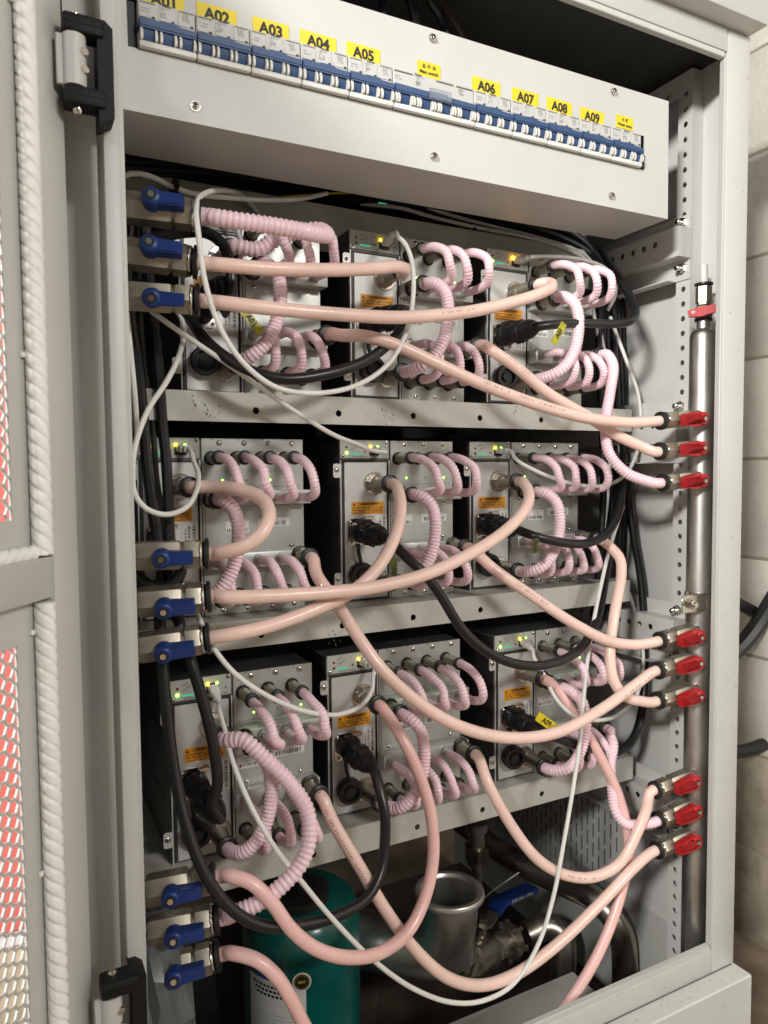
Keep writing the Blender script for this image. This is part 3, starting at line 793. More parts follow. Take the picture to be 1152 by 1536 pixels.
for k_, (p_, w_, o_) in POS.items():
    for f_ in [c for c in COL.objects if c.parent == o_]:
        nm = f_.name.split('.')[0]
        if nm == 'barcode_label': f_.location = (rj.uniform(-.002,.002), 0, rj.uniform(-.0012,.0012)); f_.rotation_euler = (0, R(rj.uniform(-1.2,1.2)), 0)
        if nm == 'power_supply_face':
            for g_ in [c for c in COL.objects if c.parent == f_ and c.name.startswith('warning_label')]:
                g_.location = (rj.uniform(-.001,.001), 0, rj.uniform(-.001,.002)); g_.rotation_euler = (0, R(rj.uniform(-.9,.9)), 0)
        if nm in ('loop_hose', 'jumper_hose'): f_.scale = (rj.uniform(.985,1.012), rj.uniform(.95,1.05), rj.uniform(.99,1.008))
am = MB(LA); am.box(-.0335, -.0280, -.0045, -.0005, .2095, .2145, .001); am.box(-.0225, -.0180, -.0035, -.0005, .2095, .2145, .001); am = am.mesh("port_light")
sp = children(POS['13'][2], "status_strip")[0]
children(sp, "port_light")[0].data = am
goff = MB(mat("green_led_off", (.03, .10, .05), .4)); goff.lathe((-.0665, -.0005, .2040), (0,-1,0), [(0,.0021),(.001,.0016)], 12); goff = goff.mesh("normal_light")
for k in ('11', '12', '32', '23'):
    s_ = children(POS[k][2], "status_strip")[0]; children(s_, "normal_light")[0].data = goff

# ================================================================ BALL VALVES
def small_valve(p0, p1, stem, lever_mat, label, cat, group, name, r=.0135, hoff=.42, hl=.046, hmirror=1, ridge=False):
    """body axis p0 (pipe side) -> p1 (hose end); stem = direction of the lever side"""
    p0 = Vector(p0); p1 = Vector(p1); a = (p1-p0); L = a.length; a.normalize()
    s = Vector(stem); s = (s - a*s.dot(a)).normalized(); w = a.cross(s)
    root = thing(name, label, cat, p0, group=group)
    root.rotation_euler = Matrix((a, s, w)).transposed().to_euler()     # local X along the body, Y towards the lever
    m = MB(NICKEL)
    h0 = L*.62
    m.lathe((0,0,0), (1,0,0), [(0,r*.92),(.004,r*1.0),(h0-.002,r*1.0),(h0,r*.9)], 6, phase=0, up=(0,1,0))
    m.lathe((h0,0,0), (1,0,0), [(0,r*.82),(.003,r*.82)], 20)
    m.lathe((h0+.003,0,0), (1,0,0), [(0,r*.93),(.0012,r*1.0),(L-h0-.013,r*1.0),(L-h0-.011,r*.93)], 6, up=(0,1,0))
    m.build("body", root)
    m = MB(CHROME); m.lathe((L-.0082,0,0), (1,0,0), [(0,r*.93),(.001,r*.97),(.003,r*.92),(.0045,r*.80)], 24); m.build("end_ring", root)
    m = MB(BLACK); m.lathe((L-.0036,0,0), (1,0,0), [(0,r*.8),(.0006,r*1.02),(.0042,r*1.02),(.0050,r*.8),(.0050,r*.66)], 24); m.build("collar", root)
    hx = L*hoff
    m = MB(NICKEL); m.lathe((hx, r*.8, 0), (0,1,0), [(0,r*.55),(.006,r*.55),(.006,r*.4),(.012,r*.4)], 12); m.build("stem", root)
    y0 = r*.8 + .0010
    m = MB(lever_mat); d = hmirror
    if not ridge:
        m.lathe((hx, y0, 0), (0,1,0), [(0,.0096),(.002,.0100),(.0130,.0098),(.0165,.0084),(.0175,.0068)], 24)
        m.prism([(hx+d*a_, b_) for a_, b_ in ((r*.1,-.0075),(hl-.010,-.0066),(hl-.001,-.0064),(hl,-.0050),(hl,.0050),(hl-.001,.0064),(hl-.010,.0066),(r*.1,.0075))], (0, y0+.0005, 0), (1,0,0), (0,0,1), (0,.0125,0))
        m.prism([(hx+d*a_, b_) for a_, b_ in ((r*.5,-.0058),(hl-.004,-.0048),(hl-.004,.0048),(r*.5,.0058))], (0, y0+.0130, 0), (1,0,0), (0,0,1), (0,.0010,0))
    else:
        m.lathe((hx, y0, 0), (0,1,0), [(0,r*.80),(.011,r*.76),(.013,r*.62)], 20)
        m.prism([(hx+d*a_, b_) for a_, b_ in ((-.009,-.0070),(.010,-.0105),(hl,-.0078),(hl,.0078),(.010,.0105),(-.009,.0070))], (0, y0+.001, 0), (1,0,0), (0,0,1), (0,.0095,0))
        vs = [(hx-d*.004,y0+.0106,-.007),(hx-d*.004,y0+.0106,.007),(hx+d*hl*.98,y0+.0106,-.007),(hx+d*hl*.98,y0+.0106,.007),(hx+d*.012,y0+.0185,0),(hx+d*.026,y0+.0185,0)]
        fs = [(0,2,5,4),(1,4,5,3),(0,4,1),(2,3,5)]
        m.add(vs, fs); m.add([Vector(v) for v in vs], [tuple(reversed(f)) for f in fs])
    lv = m.build("lever", root)
    m = MB(INK); yy = y0 + (.0172 if not ridge else .0125)
    m.lathe((hx, yy, 0), (0,1,0), [(0,.0052),(.0010,.0052)], 16)
    m.use(CHROME); m.lathe((hx, yy+.0006, 0), (0,1,0), [(0,.0036),(.0014,.0030)], 12); m.build("screw", lv)
    return p1 + a*.001
BV = {}
BLAB = ["topmost blue-lever ball valve, feeding the fat ribbed pink hose", "second blue-lever valve from the top, lever up, straight peach hose", "third blue-lever valve from the top, round lever hub, straight peach hose",
 "upper blue-lever valve of the middle trio, hose looping back to the left server", "middle blue-lever valve of the middle trio, hose running right to the far server", "lowest blue-lever valve of the middle trio, above the bottom shelf server",
 "upper blue-lever valve of the bottom trio, crossed by a black cable", "middle blue-lever valve of the bottom trio, on a ribbed hose", "lowest blue-lever valve of all, beside the green tank"]
VL = [((0.1145, 0.785, 1.239), (0.1848, 0.765, 1.2349), 0.145),
((0.1126, 0.785, 1.1932), (0.1803, 0.765, 1.1874), 0.16),
((0.1141, 0.785, 1.151), (0.1815, 0.765, 1.1486), -0.24),
((0.1156, 0.785, 0.8851), (0.1854, 0.765, 0.8852), -0.04),
((0.1163, 0.785, 0.8365), (0.1866, 0.765, 0.8394), -0.21),
((0.115, 0.785, 0.7885), (0.1847, 0.765, 0.7952), -0.14),
((0.1178, 0.785, 0.5264), (0.1853, 0.765, 0.5331), 0.06),
((0.1187, 0.785, 0.4805), (0.1881, 0.765, 0.4864), 0.13),
((0.1189, 0.785, 0.4341), (0.1879, 0.765, 0.4444), 0.2)]
for i, (a, b, s_) in enumerate(VL):
    BV[i+1] = small_valve(Vector(a)+Vector((-.02,0,0))*0, b, (0, -math.sqrt(1-s_*s_), s_), BLUE, BLAB[i], "valve", "blue lever ball valves on the left", "ball_valve", r=.0165, hoff=.38, hl=.031)
# supply pipe behind the left jamb that the blue valves screw into
m = MB(STEEL); m.lathe((.078, .828, Z(-.79)), (0,0,1), [(0,.0185),(1.17,.0185),(1.18,.012)], 28)
for (a_, b_, s_) in VL:
    a_ = Vector(a_); d_ = (a_ - Vector(b_)).normalized(); m.cyl(a_ - d_*.002, Vector((.078, .828, a_.z - .002)), .0095, n=16)
cpart(m, "supply_pipe")
# ---- stainless riser with red valves
rz = thing("riser_pipe", "vertical stainless pipe beside the right jamb carrying red valves", "pipe", (.9125, .742, Z(-.79)))
def rloc(p): return Vector(p) - Vector((.9125, .742, Z(-.79)))
m = MB(STEEL)
zt = .742*.290; 
m.lathe((0,0,0), (0,0,1), [(0,.0185),(.981,.0185),(.985,.0182),(.991,.0165),(.9945,.0120),(.9955,.0095),(1.006,.0090),(1.010,.0090)], 36); m.build("tube", rz)
RV = {}
RLAB = ["topmost red-lever valve on the riser, straight peach hose", "second red-lever valve from the top of the riser", "third red-lever valve from the top, on a ribbed pink hose",
 "upper red-lever valve of the middle trio, just below the pipe clamp", "middle red-lever valve of the middle trio", "lowest red-lever valve of the middle trio, on the hose with the tight bend",
 "upper red-lever valve of the bottom trio", "middle red-lever valve of the bottom trio, on a ribbed pink hose", "lowest red-lever valve on the riser"]
RL = [((0.9081, 0.738, 1.0461), (0.8224, 0.738, 1.0388)),
((0.9091, 0.738, 1.0012), (0.8207, 0.738, 0.9958)),
((0.9101, 0.738, 0.9571), (0.8274, 0.738, 0.9514)),
((0.908, 0.738, 0.7316), (0.826, 0.738, 0.7239)),
((0.9075, 0.738, 0.6893), (0.8228, 0.738, 0.6806)),
((0.91, 0.738, 0.6435), (0.8235, 0.738, 0.6365)),
((0.9056, 0.738, 0.5126), (0.8204, 0.738, 0.5045)),
((0.9081, 0.738, 0.4668), (0.8279, 0.738, 0.458)),
((0.9091, 0.738, 0.4199), (0.8254, 0.738, 0.4137))]
for i, (a, b) in enumerate(RL):
    a = Vector(a); b = Vector(b)
    m = MB(CHROME); d = (b-a).normalized(); q = rloc(a)
    m.lathe(q - d*.004, d, [(0,.0125),(.004,.0115),(.008,.0095),(.014,.0092)], 20); m.build("weld_stub", rz)
    RV[i+1] = small_valve(a + d*.008, b, (-.12+random.uniform(-.16,.12), -1, -.05+random.uniform(-.14,.14)), RED, RLAB[i], "valve", "red lever valves on the riser pipe", "ball_valve", r=.0128, hoff=.20, hl=.036, hmirror=1, ridge=True)
# clamp
m = MB(CHROME); cz = (-.742*.262) + .79
m.lathe((0,0,cz-.013), (0,0,1), [(0,.0190),(.0005,.0206),(.0255,.0206),(.026,.0190)], 30)
m.box(-.058, -.010, -.0195, -.0175, cz-.013, cz+.013, .0007)
cl = m.build("pipe_clamp", rz)
m = MB(CHROME); m.lathe((-.042,-.0195,cz), (0,-1,0), [(0,.0085),(.001,.0085),(.001,.0070),(.006,.0068),(.007,.005)], 6); m.lathe((-.042,-.0265,cz), (0,-1,0), [(0,.004),(.004,.004)], 10); m.build("bolt", cl)
# air vent valve on the top of the riser
vt = thing("vent_valve", "small red-lever vent valve on top of the riser with a white tube", "valve", (.9125, .742, Z(.2215)))
vt.scale = (1, 1, .82)
m = MB(NICKEL); m.lathe((0,0,-.002), (0,0,1), [(0,.0105),(.004,.0118),(.020,.0118),(.022,.0105)], 6); m.lathe((0,0,.022), (0,0,1), [(0,.0098),(.004,.0098),(.004,.0112),(.032,.0112),(.033,.010)], 6); m.build("body", vt)
m = MB(BLACK); m.lathe((0,0,-.006), (0,0,1), [(0,.0120),(.004,.0120)], 20); m.lathe((0,0,.056), (0,0,1), [(0,.0095),(.001,.0128),(.004,.0128),(.005,.010)], 20); m.build("collar", vt)
m = MB(RED); VA = Vector((.66,-.72,.16)).normalized(); VC = Vector((.74,.66,0)).normalized(); VB = VC.cross(VA)*1.0
VB = VB if VB.z > 0 else -VB
m.prism([(-.022,-.006),(-.006,-.0095),(.020,-.005),(.022,.0005),(.020,.0065),(-.006,.007),(-.022,.005)], (-.0165,-.0155,.008), VA, VB, VC*.008); lv = m.build("lever", vt)
m = MB(CHROME); q_ = Vector((-.0165,-.0155,.008)) - VA*.015; m.lathe(q_, -VC, [(0,.0032),(.001,.0028)], 12); m.lathe(Vector((-.0105,-.0105,.008)), VC, [(0,.005),(.010,.005)], 10); m.build("screw", lv)
m = MB(LABELW); m.tube([(0,0,.058),(0,0,.075),(-.0003,.0005,.092)], .0058, 14); m.build("vent_tube", vt)

# ================================================================ LONG HOSES
def hose(label, pts, m_=None, ribbed=False, r=.0076, group=None, print_=None):
    m = MB(m_ or (PINK if ribbed else PEACH))
    q = ribbed_tube(m, pts, r, .0058 if r > .009 else .0044, .012, 14, .13) if ribbed else plain_tube(m, pts, r, .007, 14)
    o = m.build("ribbed_hose" if ribbed else "coolant_hose")
    tag(o, label, "hose", group or ("ribbed pink hoses" if ribbed else "smooth peach coolant hoses"))
    if print_:
        t = MB(mat("faint_hose_print", (.34, .22, .17), .6) if "faint_hose_print" not in bpy.data.materials else bpy.data.materials["faint_hose_print"])
        d = Vector(print_[2]); n = len(q)
        for i in range(int(n*print_[0]), int(n*print_[1])):
            tg_ = (q[i+1]-q[i]).normalized(); nn = (d - tg_*d.dot(tg_)).normalized(); w = tg_.cross(nn)
            for k in range(2):
                if random.random() < .25: continue
                c = q[i].lerp(q[i+1], k*.5) + nn*(r*1.01); ln = random.uniform(.0008, .0018); h = random.uniform(.0009, .0014)
                t.add([c-w*h, c-w*h+tg_*ln, c+w*h+tg_*ln, c+w*h], [(0,1,2,3)])
        po = t.build("print", o)
    return q
def out(key): 
    p = ports(key)['out']; return [p + Vector((0,.012,0)), p, p + Vector((0,-.012,0))]
def psu(key):
    p = ports(key)['psu']; return [p + Vector((0,-.012,0)), p, p + Vector((0,.012,0))]
def bstart(i): 
    p = Vector(VL[i-1][1]); d = (p - Vector(VL[i-1][0])).normalized(); return [p - d*.010, p + d*.008]
def rend(i):
    p = Vector(RL[i-1][1]); d = (p - Vector(RL[i-1][0])).normalized(); return [p + d*.010, p - d*.010]
V = Vector
hose("fat ribbed pink hose doubling back from the topmost blue valve", bstart(1) + [(0.1995, 0.755, 1.232), (0.221, 0.745, 1.2288), (0.2551, 0.74, 1.2275), (0.2892, 0.742, 1.2274), (0.3154, 0.755, 1.2313), (0.3303, 0.775, 1.2392), (0.3289, 0.795, 1.25), (0.3097, 0.805, 1.2487), (0.2837, 0.812, 1.2388), (0.2616, 0.818, 1.2255)] + psu('11'), ribbed=True, r=.0092)
hose("straight peach hose from second blue valve, ending at the middle top server", bstart(2) + [(0.2025, 0.757, 1.1857), (0.2511, 0.752, 1.1862), (0.3297, 0.756, 1.195), (0.3841, 0.765, 1.2052), (0.4201, 0.778, 1.215), (0.4413, 0.795, 1.2186), (0.4479, 0.812, 1.2162)] + psu('12'))
hose("long peach hose crossing in front of the top row to its right server", bstart(3) + [(0.2073, 0.752, 1.1457), (0.248, 0.745, 1.1433), (0.3221, 0.74, 1.1429), (0.4062, 0.742, 1.1471), (0.5032, 0.75, 1.1637), (0.5813, 0.76, 1.1854), (0.6304, 0.77, 1.2028), (0.6656, 0.785, 1.2195), (0.6736, 0.8, 1.2292), (0.6648, 0.812, 1.2292)] + psu('13'), print_=(.5, .6, (0,-1,.2)))
hose("peach hose looping back from fourth blue valve to the left middle server", bstart(4) + [(0.1979, 0.75, 0.8877), (0.215, 0.735, 0.8937), (0.2315, 0.73, 0.9051), (0.2429, 0.735, 0.9204), (0.2475, 0.755, 0.9357), (0.2421, 0.78, 0.9461), (0.2253, 0.805, 0.9526), (0.2052, 0.83, 0.9548)] + psu('21'))
hose("peach hose from fifth blue valve rising right across the middle row", bstart(5) + [(0.2004, 0.75, 0.8397), (0.2557, 0.74, 0.8385), (0.3159, 0.735, 0.8378), (0.3653, 0.735, 0.839), (0.4358, 0.735, 0.8492), (0.5056, 0.74, 0.8707), (0.5657, 0.75, 0.8963), (0.6114, 0.77, 0.9223), (0.6346, 0.795, 0.9408), (0.6451, 0.82, 0.9532)] + psu('23'))
hose("peach hose from sixth blue valve curving up to the central server", bstart(6) + [(0.2009, 0.755, 0.7982), (0.2435, 0.75, 0.8039), (0.2978, 0.75, 0.8169), (0.3495, 0.755, 0.8337), (0.386, 0.762, 0.8582), (0.4157, 0.775, 0.893), (0.4315, 0.79, 0.9227), (0.4424, 0.815, 0.9443)] + psu('22'))
hose("rose hose sagging under the bottom shelf in front of the green tank", bstart(7) + [(0.1984, 0.752, 0.5373), (0.2189, 0.74, 0.5297), (0.239, 0.73, 0.5056), (0.2554, 0.722, 0.4785), (0.28, 0.715, 0.4532), (0.3179, 0.715, 0.4303), (0.3621, 0.72, 0.4185), (0.4046, 0.73, 0.425), (0.4357, 0.742, 0.4523), (0.454, 0.753, 0.4925), (0.4564, 0.763, 0.5428), (0.4426, 0.775, 0.6009), (0.4272, 0.795, 0.644)] + psu('32'), PINKT)
hose("ribbed pink hose arching down from the bottom left server to a blue valve", bstart(8) + [(0.2012, 0.752, 0.495), (0.2257, 0.742, 0.5045), (0.2524, 0.735, 0.5223), (0.2744, 0.735, 0.542), (0.2853, 0.74, 0.565), (0.2857, 0.748, 0.592), (0.2674, 0.757, 0.6252), (0.2435, 0.77, 0.6527), (0.2252, 0.787, 0.6701)] + psu('31'), ribbed=True, r=.0092)
hose("rose hose leaving the lowest blue valve, dipping below the frame and rising at right", bstart(9) + [(0.1997, 0.75, 0.4519), (0.221, 0.735, 0.4467), (0.2397, 0.725, 0.4281), (0.2531, 0.717, 0.4025), (0.2708, 0.715, 0.3613), (0.3103, 0.72, 0.2944), (0.392, 0.73, 0.212), (0.511, 0.735, 0.1749), (0.5969, 0.735, 0.2041), (0.6482, 0.735, 0.2364), (0.7098, 0.737, 0.2904), (0.7611, 0.745, 0.3582), (0.7876, 0.755, 0.4207), (0.7821, 0.77, 0.4906), (0.7502, 0.785, 0.5643), (0.715, 0.8, 0.625), (0.6991, 0.815, 0.6549)] + psu('33'), PINKT)
hose("peach hose sloping from the top left server down to the topmost red valve", out('11') + [(0.356, 0.795, 1.1317), (0.3776, 0.78, 1.1301), (0.4123, 0.77, 1.1217), (0.4616, 0.76, 1.1022), (0.5227, 0.75, 1.0784), (0.6019, 0.745, 1.0562), (0.6874, 0.74, 1.0394), (0.763, 0.737, 1.0348)] + rend(1), print_=(.42, .66, (-.3,-1,.25)))
hose("peach hose from the middle top server down to the second red valve", out('12') + [(0.5737, 0.8, 1.1311), (0.6028, 0.785, 1.109), (0.651, 0.775, 1.074), (0.7158, 0.768, 1.0439), (0.7629, 0.755, 1.0165), (0.7974, 0.745, 1.0015)] + rend(2), print_=(.2, .35, (-.3,-1,.3)))
hose("ribbed pink hose dropping past the top shelf to the third red valve", out('13') + [(0.788, 0.805, 1.138), (0.7839, 0.79, 1.1193), (0.77, 0.782, 1.0796), (0.7518, 0.772, 1.0312), (0.75, 0.762, 0.9933), (0.7685, 0.75, 0.967), (0.7988, 0.742, 0.9546)] + rend(3), ribbed=True)
hose("peach hose dipping from the left middle server under the middle row to a red valve", out('21') + [(0.3286, 0.815, 0.8464), (0.3436, 0.79, 0.814), (0.3578, 0.765, 0.7795), (0.3797, 0.745, 0.7409), (0.4183, 0.73, 0.7004), (0.4736, 0.722, 0.6632), (0.5511, 0.722, 0.6354), (0.6312, 0.725, 0.629), (0.7115, 0.73, 0.6458), (0.7789, 0.735, 0.6681)] + rend(5), print_=(.86, .95, (-.2,-1,.1)))
hose("peach hose from the central server descending right past the shelf edge", out('22') + [(0.5863, 0.81, 0.8365), (0.6392, 0.79, 0.7963), (0.6934, 0.77, 0.7571), (0.7436, 0.755, 0.73), (0.7847, 0.745, 0.7215)] + rend(4), print_=(.3, .45, (-.3,-1,.3)))
hose("peach hose hanging in a tight bend at the right of the middle row", out('23') + [(0.8079, 0.815, 0.8521), (0.8106, 0.8, 0.8373), (0.8035, 0.79, 0.8149), (0.7728, 0.772, 0.7631), (0.7526, 0.76, 0.7097), (0.7507, 0.75, 0.6721), (0.7703, 0.745, 0.6476), (0.795, 0.74, 0.6394)] + rend(6))
hose("peach hose from the bottom left server sagging lowest across the steel pipes", out('31') + [(0.3332, 0.79, 0.553), (0.3596, 0.77, 0.4979), (0.3892, 0.755, 0.4395), (0.422, 0.745, 0.3883), (0.4647, 0.737, 0.3426), (0.5133, 0.735, 0.3177), (0.5658, 0.735, 0.3141), (0.6325, 0.735, 0.3307), (0.7194, 0.735, 0.3706), (0.7799, 0.736, 0.402)] + rend(9), print_=(.05, .22, (-.5,-1,.0)))
hose("peach hose from the middle bottom server sagging to a red valve", out('32') + [(0.5629, 0.79, 0.5486), (0.5895, 0.772, 0.4902), (0.6254, 0.76, 0.4403), (0.6679, 0.752, 0.4114), (0.7135, 0.746, 0.4002), (0.7574, 0.742, 0.4108), (0.7874, 0.74, 0.4474), (0.8057, 0.739, 0.4811)] + rend(7), print_=(.5, .62, (0,-1,.3)))
hose("ribbed pink hose dropping from the bottom right server to a red valve", out('33') + [(0.7986, 0.805, 0.5692), (0.7906, 0.79, 0.5592), (0.7786, 0.783, 0.5336), (0.7738, 0.775, 0.5004), (0.772, 0.765, 0.4719), (0.7831, 0.755, 0.4557), (0.8032, 0.745, 0.4553)] + rend(8), ribbed=True)

# ================================================================ POWER CABLES
def cable_tag(parent, o, A, B, txt, yel, L=.034, h=.010):
    A = Vector(A).normalized(); B = Vector(B); B = (B - A*B.dot(A)).normalized(); C = A.cross(B)
    m = MB(yel); m.prism([(0,-h/2),(L,-h/2),(L,h/2),(0,h/2)], o, A, B, C*-.0008); t = m.build("tag", parent)
    m = MB(INK); m.text(txt, h*.85, V(o) + A*(L*.5) + C*.0004, A, B, bold=.0003, res=2)
    m.text(txt, h*.85, V(o) + A*(L*.5) - C*.0012, -A, B, bold=.0003, res=2); m.build("lettering", t)
    t['label'] = "yellow tag printed " + txt
def plug_end(m, p, d):
    d = V(d).normalized(); p = V(p)
    m.lathe(p, d, [(0,.0145),(.012,.0150),(.014,.0135),(.030,.0138),(.032,.0155),(.044,.0155),(.046,.0140),(.050,.0142),(.058,.0135),(.066,.0105),(.070,.0085)], 18)
    u = V((0,0,1))
    m.T = None
    for g in range(10):
        a = 2*math.pi*g/10
        uu = (V((0,0,1)) - d*d.z).normalized(); w = d.cross(uu)
        c = p + d*.038 + (uu*math.cos(a)+w*math.sin(a))*.0153
        m.cyl(c - d*.006, c + d*.006, .0016, n=6)
    uu = (V((0,0,1)) - d*d.z).normalized(); w = d.cross(uu)
    m.prism([(-.008,.012),(.008,.012),(.006,.0185),(-.006,.0185)], p + d*.004, w, uu, d*.022)
def power(key, label, pts, d=(0,-1,0), tg_=None):
    p = ports(key)['plug']; d = V(d).normalized()
    root = thing("power_cable", label, "cable", p, group="black power cables of the servers")
    m = MB(PLUGB); m.T = Matrix.Translation(-p); plug_end_pts = p
    mm = MB(PLUGB); plug_end(mm, V((0,0,0)), d); mm.build("plug", root)
    m = MB(CABLE); q = spline([p + d*.060, p + d*.074] + [V(a) for a in pts], .008); m.tube([a - p for a in q], .0064, 12); m.build("cord", root)
    return root, p
def rel(root, o): return V(o) - V(root.location)
r_, p_ = power('11', "black power cable looping up from the top left server behind the valves", [(0.2166, 0.8, 1.1456), (0.2237, 0.795, 1.1634), (0.225, 0.795, 1.1887), (0.2181, 0.8, 1.2193), (0.204, 0.81, 1.2331), (0.1853, 0.83, 1.2377), (0.1511, 0.84, 1.2286), (0.127, 0.845, 1.2181)], (.1,-1,.3))
cable_tag(r_, rel(r_, (0.234, 0.79, 1.1511)), (0.0155, 0.0, -0.0175), (.5,0,.8), "A01", YELD)
power('12', "black power cable turning back left below the top row", [(0.438, 0.8, 1.1675), (0.4381, 0.79, 1.1558), (0.4259, 0.785, 1.1363), (0.3792, 0.775, 1.1015), (0.3219, 0.77, 1.0808), (0.272, 0.775, 1.0743), (0.2313, 0.79, 1.0878), (0.2, 0.81, 1.1156), (0.1847, 0.83, 1.1449), (0.1577, 0.845, 1.1711), (0.1302, 0.85, 1.1802)], (.3,-1,.1))
r_, p_ = power('13', "black power cable running right from the amber-lit server, with a tag", [(0.7081, 0.79, 1.1748), (0.7718, 0.785, 1.1784), (0.8159, 0.79, 1.1869), (0.8472, 0.81, 1.2091), (0.857, 0.84, 1.2505), (0.8543, 0.87, 1.2901), (0.8523, 0.89, 1.321)], (.05,-1,.02))
cable_tag(r_, rel(r_, (0.6782, 0.775, 1.1695)), (-0.0241, 0.0, -0.0366), (-.5,0,.8), "A03", YELD)
power('21', "black power cable looping behind the middle blue valves", [(0.158, 0.8, 0.8897), (0.1615, 0.785, 0.8708), (0.1563, 0.785, 0.8555), (0.1398, 0.79, 0.849), (0.1245, 0.8, 0.856), (0.1162, 0.81, 0.8711), (0.1162, 0.83, 0.8908)], (.1,-1,-.3))
r_, p_ = power('22', "black power cable of the central server swinging down and right below the shelf", [(0.4387, 0.785, 0.8621), (0.4566, 0.77, 0.8401), (0.4766, 0.765, 0.8116), (0.4989, 0.76, 0.7749), (0.5278, 0.755, 0.7454), (0.5783, 0.755, 0.7191), (0.6379, 0.76, 0.7083), (0.708, 0.775, 0.7166), (0.7652, 0.8, 0.7491), (0.8083, 0.83, 0.7911), (0.8496, 0.86, 0.8479), (0.8832, 0.88, 0.91), (0.9027, 0.89, 0.9864)], (.02,-1,-.02))
cable_tag(r_, rel(r_, (0.4127, 0.775, 0.8647)), (0.03,0,-1), (1,0,0), "A05", mat("dark_yellow_tag", (.075,.085,.01), .35, var=.5, vscale=150))
r_, p_ = power('23', "black printed power cable bowing right from the right middle server", [(0.6366, 0.79, 0.8814), (0.675, 0.78, 0.871), (0.7308, 0.785, 0.8658), (0.7835, 0.8, 0.8766), (0.8259, 0.82, 0.9038), (0.8641, 0.85, 0.9488), (0.8916, 0.875, 1.0077), (0.9016, 0.89, 1.074)], (.02,-1,-.02))
cable_tag(r_, rel(r_, (0.6342, 0.78, 0.8777)), (0.02,0,-1), (1,0,0), "A06", bpy.data.materials["dark_yellow_tag"], .020, .012)
power('31', "black power cable rising from the bottom left server plug", [(0.1899, 0.79, 0.6037), (0.195, 0.785, 0.6235), (0.1921, 0.782, 0.6628), (0.1856, 0.782, 0.7011), (0.177, 0.785, 0.7385), (0.1688, 0.79, 0.7715), (0.1627, 0.805, 0.8022), (0.1596, 0.815, 0.8305), (0.1581, 0.825, 0.8666)], (.2,-1,-.25))
power('32', "black power cable hanging in a deep loop below the bottom shelf", [(0.395, 0.785, 0.583), (0.3953, 0.77, 0.5538), (0.3924, 0.765, 0.5192), (0.3835, 0.757, 0.4922), (0.3595, 0.745, 0.4723), (0.3192, 0.735, 0.468), (0.269, 0.73, 0.4735), (0.2275, 0.73, 0.4854), (0.1967, 0.735, 0.5086), (0.1704, 0.745, 0.5498), (0.1555, 0.76, 0.5984), (0.1473, 0.775, 0.6519), (0.1425, 0.785, 0.7147), (0.1404, 0.79, 0.7642), (0.1405, 0.8, 0.8055), (0.1423, 0.82, 0.8461)], (.03,-1,-.03))
r_, p_ = power('33', "black power cable curling up at right with a bright yellow tag", [(0.6781, 0.79, 0.5914), (0.7381, 0.79, 0.5649), (0.8035, 0.8, 0.5421), (0.8578, 0.815, 0.5491), (0.8934, 0.83, 0.5902), (0.9076, 0.84, 0.651), (0.9157, 0.85, 0.7249), (0.9178, 0.86, 0.7947), (0.9107, 0.87, 0.8657), (0.9097, 0.88, 0.9313), (0.9146, 0.89, 0.9974)], (.03,-1,-.03))
cable_tag(r_, rel(r_, (0.6346, 0.775, 0.6339)), (0.0306, 0.0, -0.022), (.5,0,.8), "A09", YEL, .040, .013)

# ================================================================ NETWORK CABLES
def eth(key, label, pts, d0=(.5,-1,.1)):
    p = ports(key)['eth']
    root = thing("network_cable", label, "cable", p, group="white network cables")
    d = V(d0).normalized()
    m = MB(WHITEC); uu = (V((0,0,1)) - d*d.z).normalized(); w = d.cross(uu)
    m.prism(rounded(.0115, .0085, .0012, 2), (0,-.0005,.001), w, uu, d*.012)
    m.prism(rounded(.0095, .0080, .003, 3), V((0,-.0005,.001)) + d*.012, w, uu, d*.008)
    m.cyl(V((0,0,.001)) + d*.020, V((0,0,.001)) + d*.025, .0040, .0030, 10); m.build("plug", root)
    m = MB(WHITEC); q = spline([p + d*.018 + V((0,0,.001)), p + d*.026 + V((0,0,.001))] + [V(a) for a in pts], .007); m.tube([a-p for a in q], .0029, 9); m.build("cord", root)
eth('12', "white network cable hanging in a big round loop from the top middle server", [(0.4533, 0.83, 1.2688), (0.4563, 0.818, 1.2575), (0.4594, 0.81, 1.2401), (0.4545, 0.795, 1.2136), (0.4486, 0.785, 1.1881), (0.4324, 0.77, 1.1437), (0.4013, 0.758, 1.0982), (0.3541, 0.75, 1.0681), (0.2994, 0.745, 1.0563), (0.2543, 0.742, 1.0611), (0.2187, 0.742, 1.0862), (0.1945, 0.742, 1.1243), (0.1819, 0.742, 1.1676), (0.1775, 0.742, 1.2064), (0.1763, 0.746, 1.2316), (0.1814, 0.758, 1.2482), (0.1956, 0.79, 1.2672), (0.2177, 0.83, 1.2879), (0.2466, 0.87, 1.3055), (0.2718, 0.9, 1.3134), (0.2983, 0.93, 1.3082)], (.12,-1,.40))
eth('22', "white network cable slanting down from the third blue valve to the central server", [(0.4343, 0.87, 0.9984), (0.4005, 0.85, 1.0062), (0.3593, 0.83, 1.0165), (0.3163, 0.82, 1.0368), (0.2679, 0.81, 1.063), (0.2192, 0.8, 1.0913), (0.1796, 0.8, 1.1153), (0.152, 0.8, 1.1328), (0.1383, 0.81, 1.146), (0.1303, 0.83, 1.1649)], (.2,-1,-.15))
